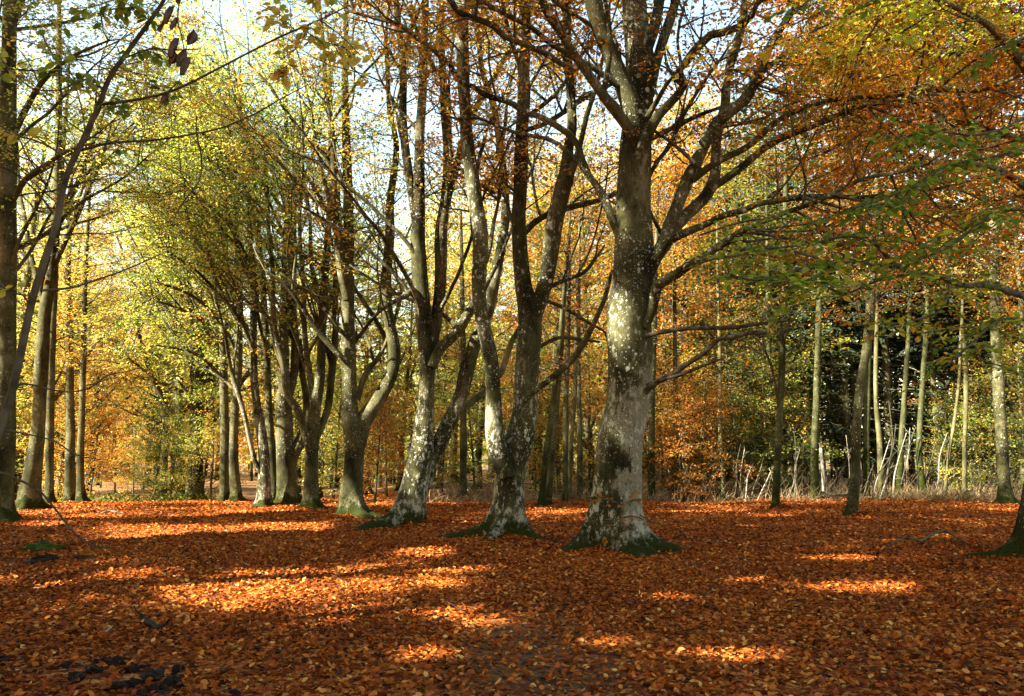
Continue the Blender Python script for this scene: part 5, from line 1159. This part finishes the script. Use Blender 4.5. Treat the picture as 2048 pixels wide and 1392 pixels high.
# ------------------------------------------------------------------ small things on the ground
def blob(name, px, py, sx, sy, sz, mat, label, group, cat, seed, sink=.35):
    q = np.random.default_rng(seed); x, y = flat(px, py); root_z = float(gz(x, y))
    n, m = 12, 9; th = np.arange(n) * 6.2832 / n; fi = np.linspace(.02, math.pi - .02, m); v = []
    ph = q.uniform(0, 6.28, 9)
    for f_ in fi:
        for t in th:
            r = 1 + .22 * math.sin(2 * t + ph[0] + 2 * f_) + .18 * math.sin(3 * t + ph[1] - 3 * f_) + .14 * math.sin(5 * t + 4 * f_ + ph[2]) + .10 * math.sin(7 * t - 6 * f_ + ph[3]) + .12 * q.normal()
            v.append((math.sin(f_) * math.cos(t) * sx * r, math.sin(f_) * math.sin(t) * sy * r, math.cos(f_) * sz * r + sz * (1 - 2 * sink)))
    f = [[i * n + j, (i + 1) * n + j, (i + 1) * n + (j + 1) % n, i * n + (j + 1) % n] for i in range(m - 1) for j in range(n)]
    a = Acc(); a.add(v, f, 0, None, False); o = a.build(name, mat); o.location = (x, y, root_z); o.rotation_euler = (0, 0, q.uniform(0, 6)); tag(o, label, cat, group)
cl = [(190, 1335, .10, .06), (222, 1322, .07, .06), (262, 1305, .09, .07), (300, 1318, .08, .07), (335, 1330, .11, .07), (372, 1345, .09, .08), (288, 1348, .12, .07), (350, 1358, .10, .07), (170, 1310, .07, .05), (385, 1318, .06, .05), (240, 1300, .06, .05), (40, 1293, .12, .04), (318, 1366, .08, .06), (500, 1362, .06, .05)]
for i, (px, py, s, h) in enumerate(cl):
    blob('soil_clod', px, py, s * .95, s * .65, h * .6, SOIL, f'{ORD[i]} black clod of turned soil from the left in the leaves', 'clods of black soil in the left foreground', 'soil clod', 40 + i)
blob('moss_cushion', 105, 1094, .28, .2, .11, MOSSM, 'green cushion of moss on the leaves at the left, below the arching stem', None, 'moss', 77)
blob('soil_clod', 105, 1118, .42, .12, .07, SOIL, 'long black clod below the moss cushion', 'clods of black soil in the left foreground', 'soil clod', 78)
blob('soil_clod', 190, 1116, .3, .08, .05, SOIL, 'flat black clod right of the moss cushion', 'clods of black soil in the left foreground', 'soil clod', 79)

def ground_stick(name, pts, mat, label, lift=.03, twigs=3):
    q = []
    for k, (px, py, w) in enumerate(pts):
        x, y = flat(px, py); q.append((x, y, float(gz(x, y)) + lift * (1 if 0 < k < len(pts) - 1 else .4), w * .5 * y / F))
    q = np.array(q); base = q[0, :3].copy(); base[2] -= lift * .4; q[:, :3] -= base
    root = empty(name, base, label, 'stick'); p = catmull(q, .04); a = Acc(); tubes(a, p[None, :, :3], p[None, :, 3], 7, 0, .12)
    if twigs:
        i = np.linspace(len(p) * .3, len(p) * .85, twigs).astype(int)
        s = grow(p[i, :3], np.stack([R.normal(0, .8, twigs), R.normal(0, .6, twigs), R.uniform(.1, .7, twigs)], 1), R.uniform(.08, .3, twigs), 4, .2)
        tubes(a, s, p[i, 3][:, None] * .6 * np.linspace(1, .4, 4), 5, 0)
    a.build('stem', mat, root)
ground_stick('fallen_stick', [(306, 1216, 7), (318, 1226, 11), (332, 1234, 13), (345, 1240, 12), (354, 1240, 8)], SOIL, 'short black rotten stick on the leaves above the clods', .03, 2)
ground_stick('fallen_branch', [(1750, 1094, 3), (1790, 1088, 4), (1822, 1092, 5), (1842, 1082, 5), (1870, 1076, 4), (1905, 1084, 3)], TWIG, 'thin forked fallen branch arched over the leaves on the right', .16, 4)
ground_stick('fallen_branch', [(1600, 985, 4), (1640, 1000, 5), (1680, 1004, 5), (1712, 992, 4)], TWIG_BROWN, 'dark bent fallen branch beside the leaning spotted beech', .25, 5)
ground_stick('fallen_stick', [(0, 1388, 4), (25, 1362, 5), (55, 1345, 4)], TWIG, 'pale thin stick in the bottom left corner', .02, 1)
ground_stick('fallen_stick', [(238, 1246, 4), (250, 1238, 5), (256, 1232, 4)], TWIG_PALE, 'little pale stick left of the black rotten stick', .02, 0)
ground_stick('fallen_stick', [(215, 1026, 3), (235, 1024, 4), (262, 1025, 3)], TWIG_PALE, 'pale fallen stick lying on the crest of the path', .05, 2)

# ------------------------------------------------------------------ world, sun, render
nt = W.node_tree; nt.nodes.clear()
sky = nt.nodes.new("ShaderNodeTexSky"); sky.sky_type = 'NISHITA'; sky.sun_disc = False
sky.sun_elevation = SUN_EL; sky.sun_rotation = math.atan2(SUN_DIR[0], SUN_DIR[1]); sky.dust_density = 1.5; sky.air_density = 2.0; sky.ozone_density = .3
bg = nt.nodes.new("ShaderNodeBackground"); bg.inputs[1].default_value = .055
wo = nt.nodes.new("ShaderNodeOutputWorld"); nt.links.new(sky.outputs[0], bg.inputs[0]); nt.links.new(bg.outputs[0], wo.inputs[0])
sl = bpy.data.lights.new("sun", 'SUN'); sl.energy = 5.0; sl.angle = math.radians(.55); sl.color = (1, .92, .76)
so = bpy.data.objects.new("sun", sl); COL.objects.link(so)
from mathutils import Vector
so.rotation_euler = Vector(tuple(-SUN_DIR)).to_track_quat('-Z', 'Y').to_euler(); so.location = (-20, -5, 30)
scene.view_settings.view_transform = 'Standard'; scene.view_settings.look = 'None'; scene.view_settings.exposure = 3.05; scene.view_settings.gamma = 1.0
scene.cycles.max_bounces = 5; scene.cycles.diffuse_bounces = 3; scene.cycles.transmission_bounces = 4; scene.cycles.glossy_bounces = 2
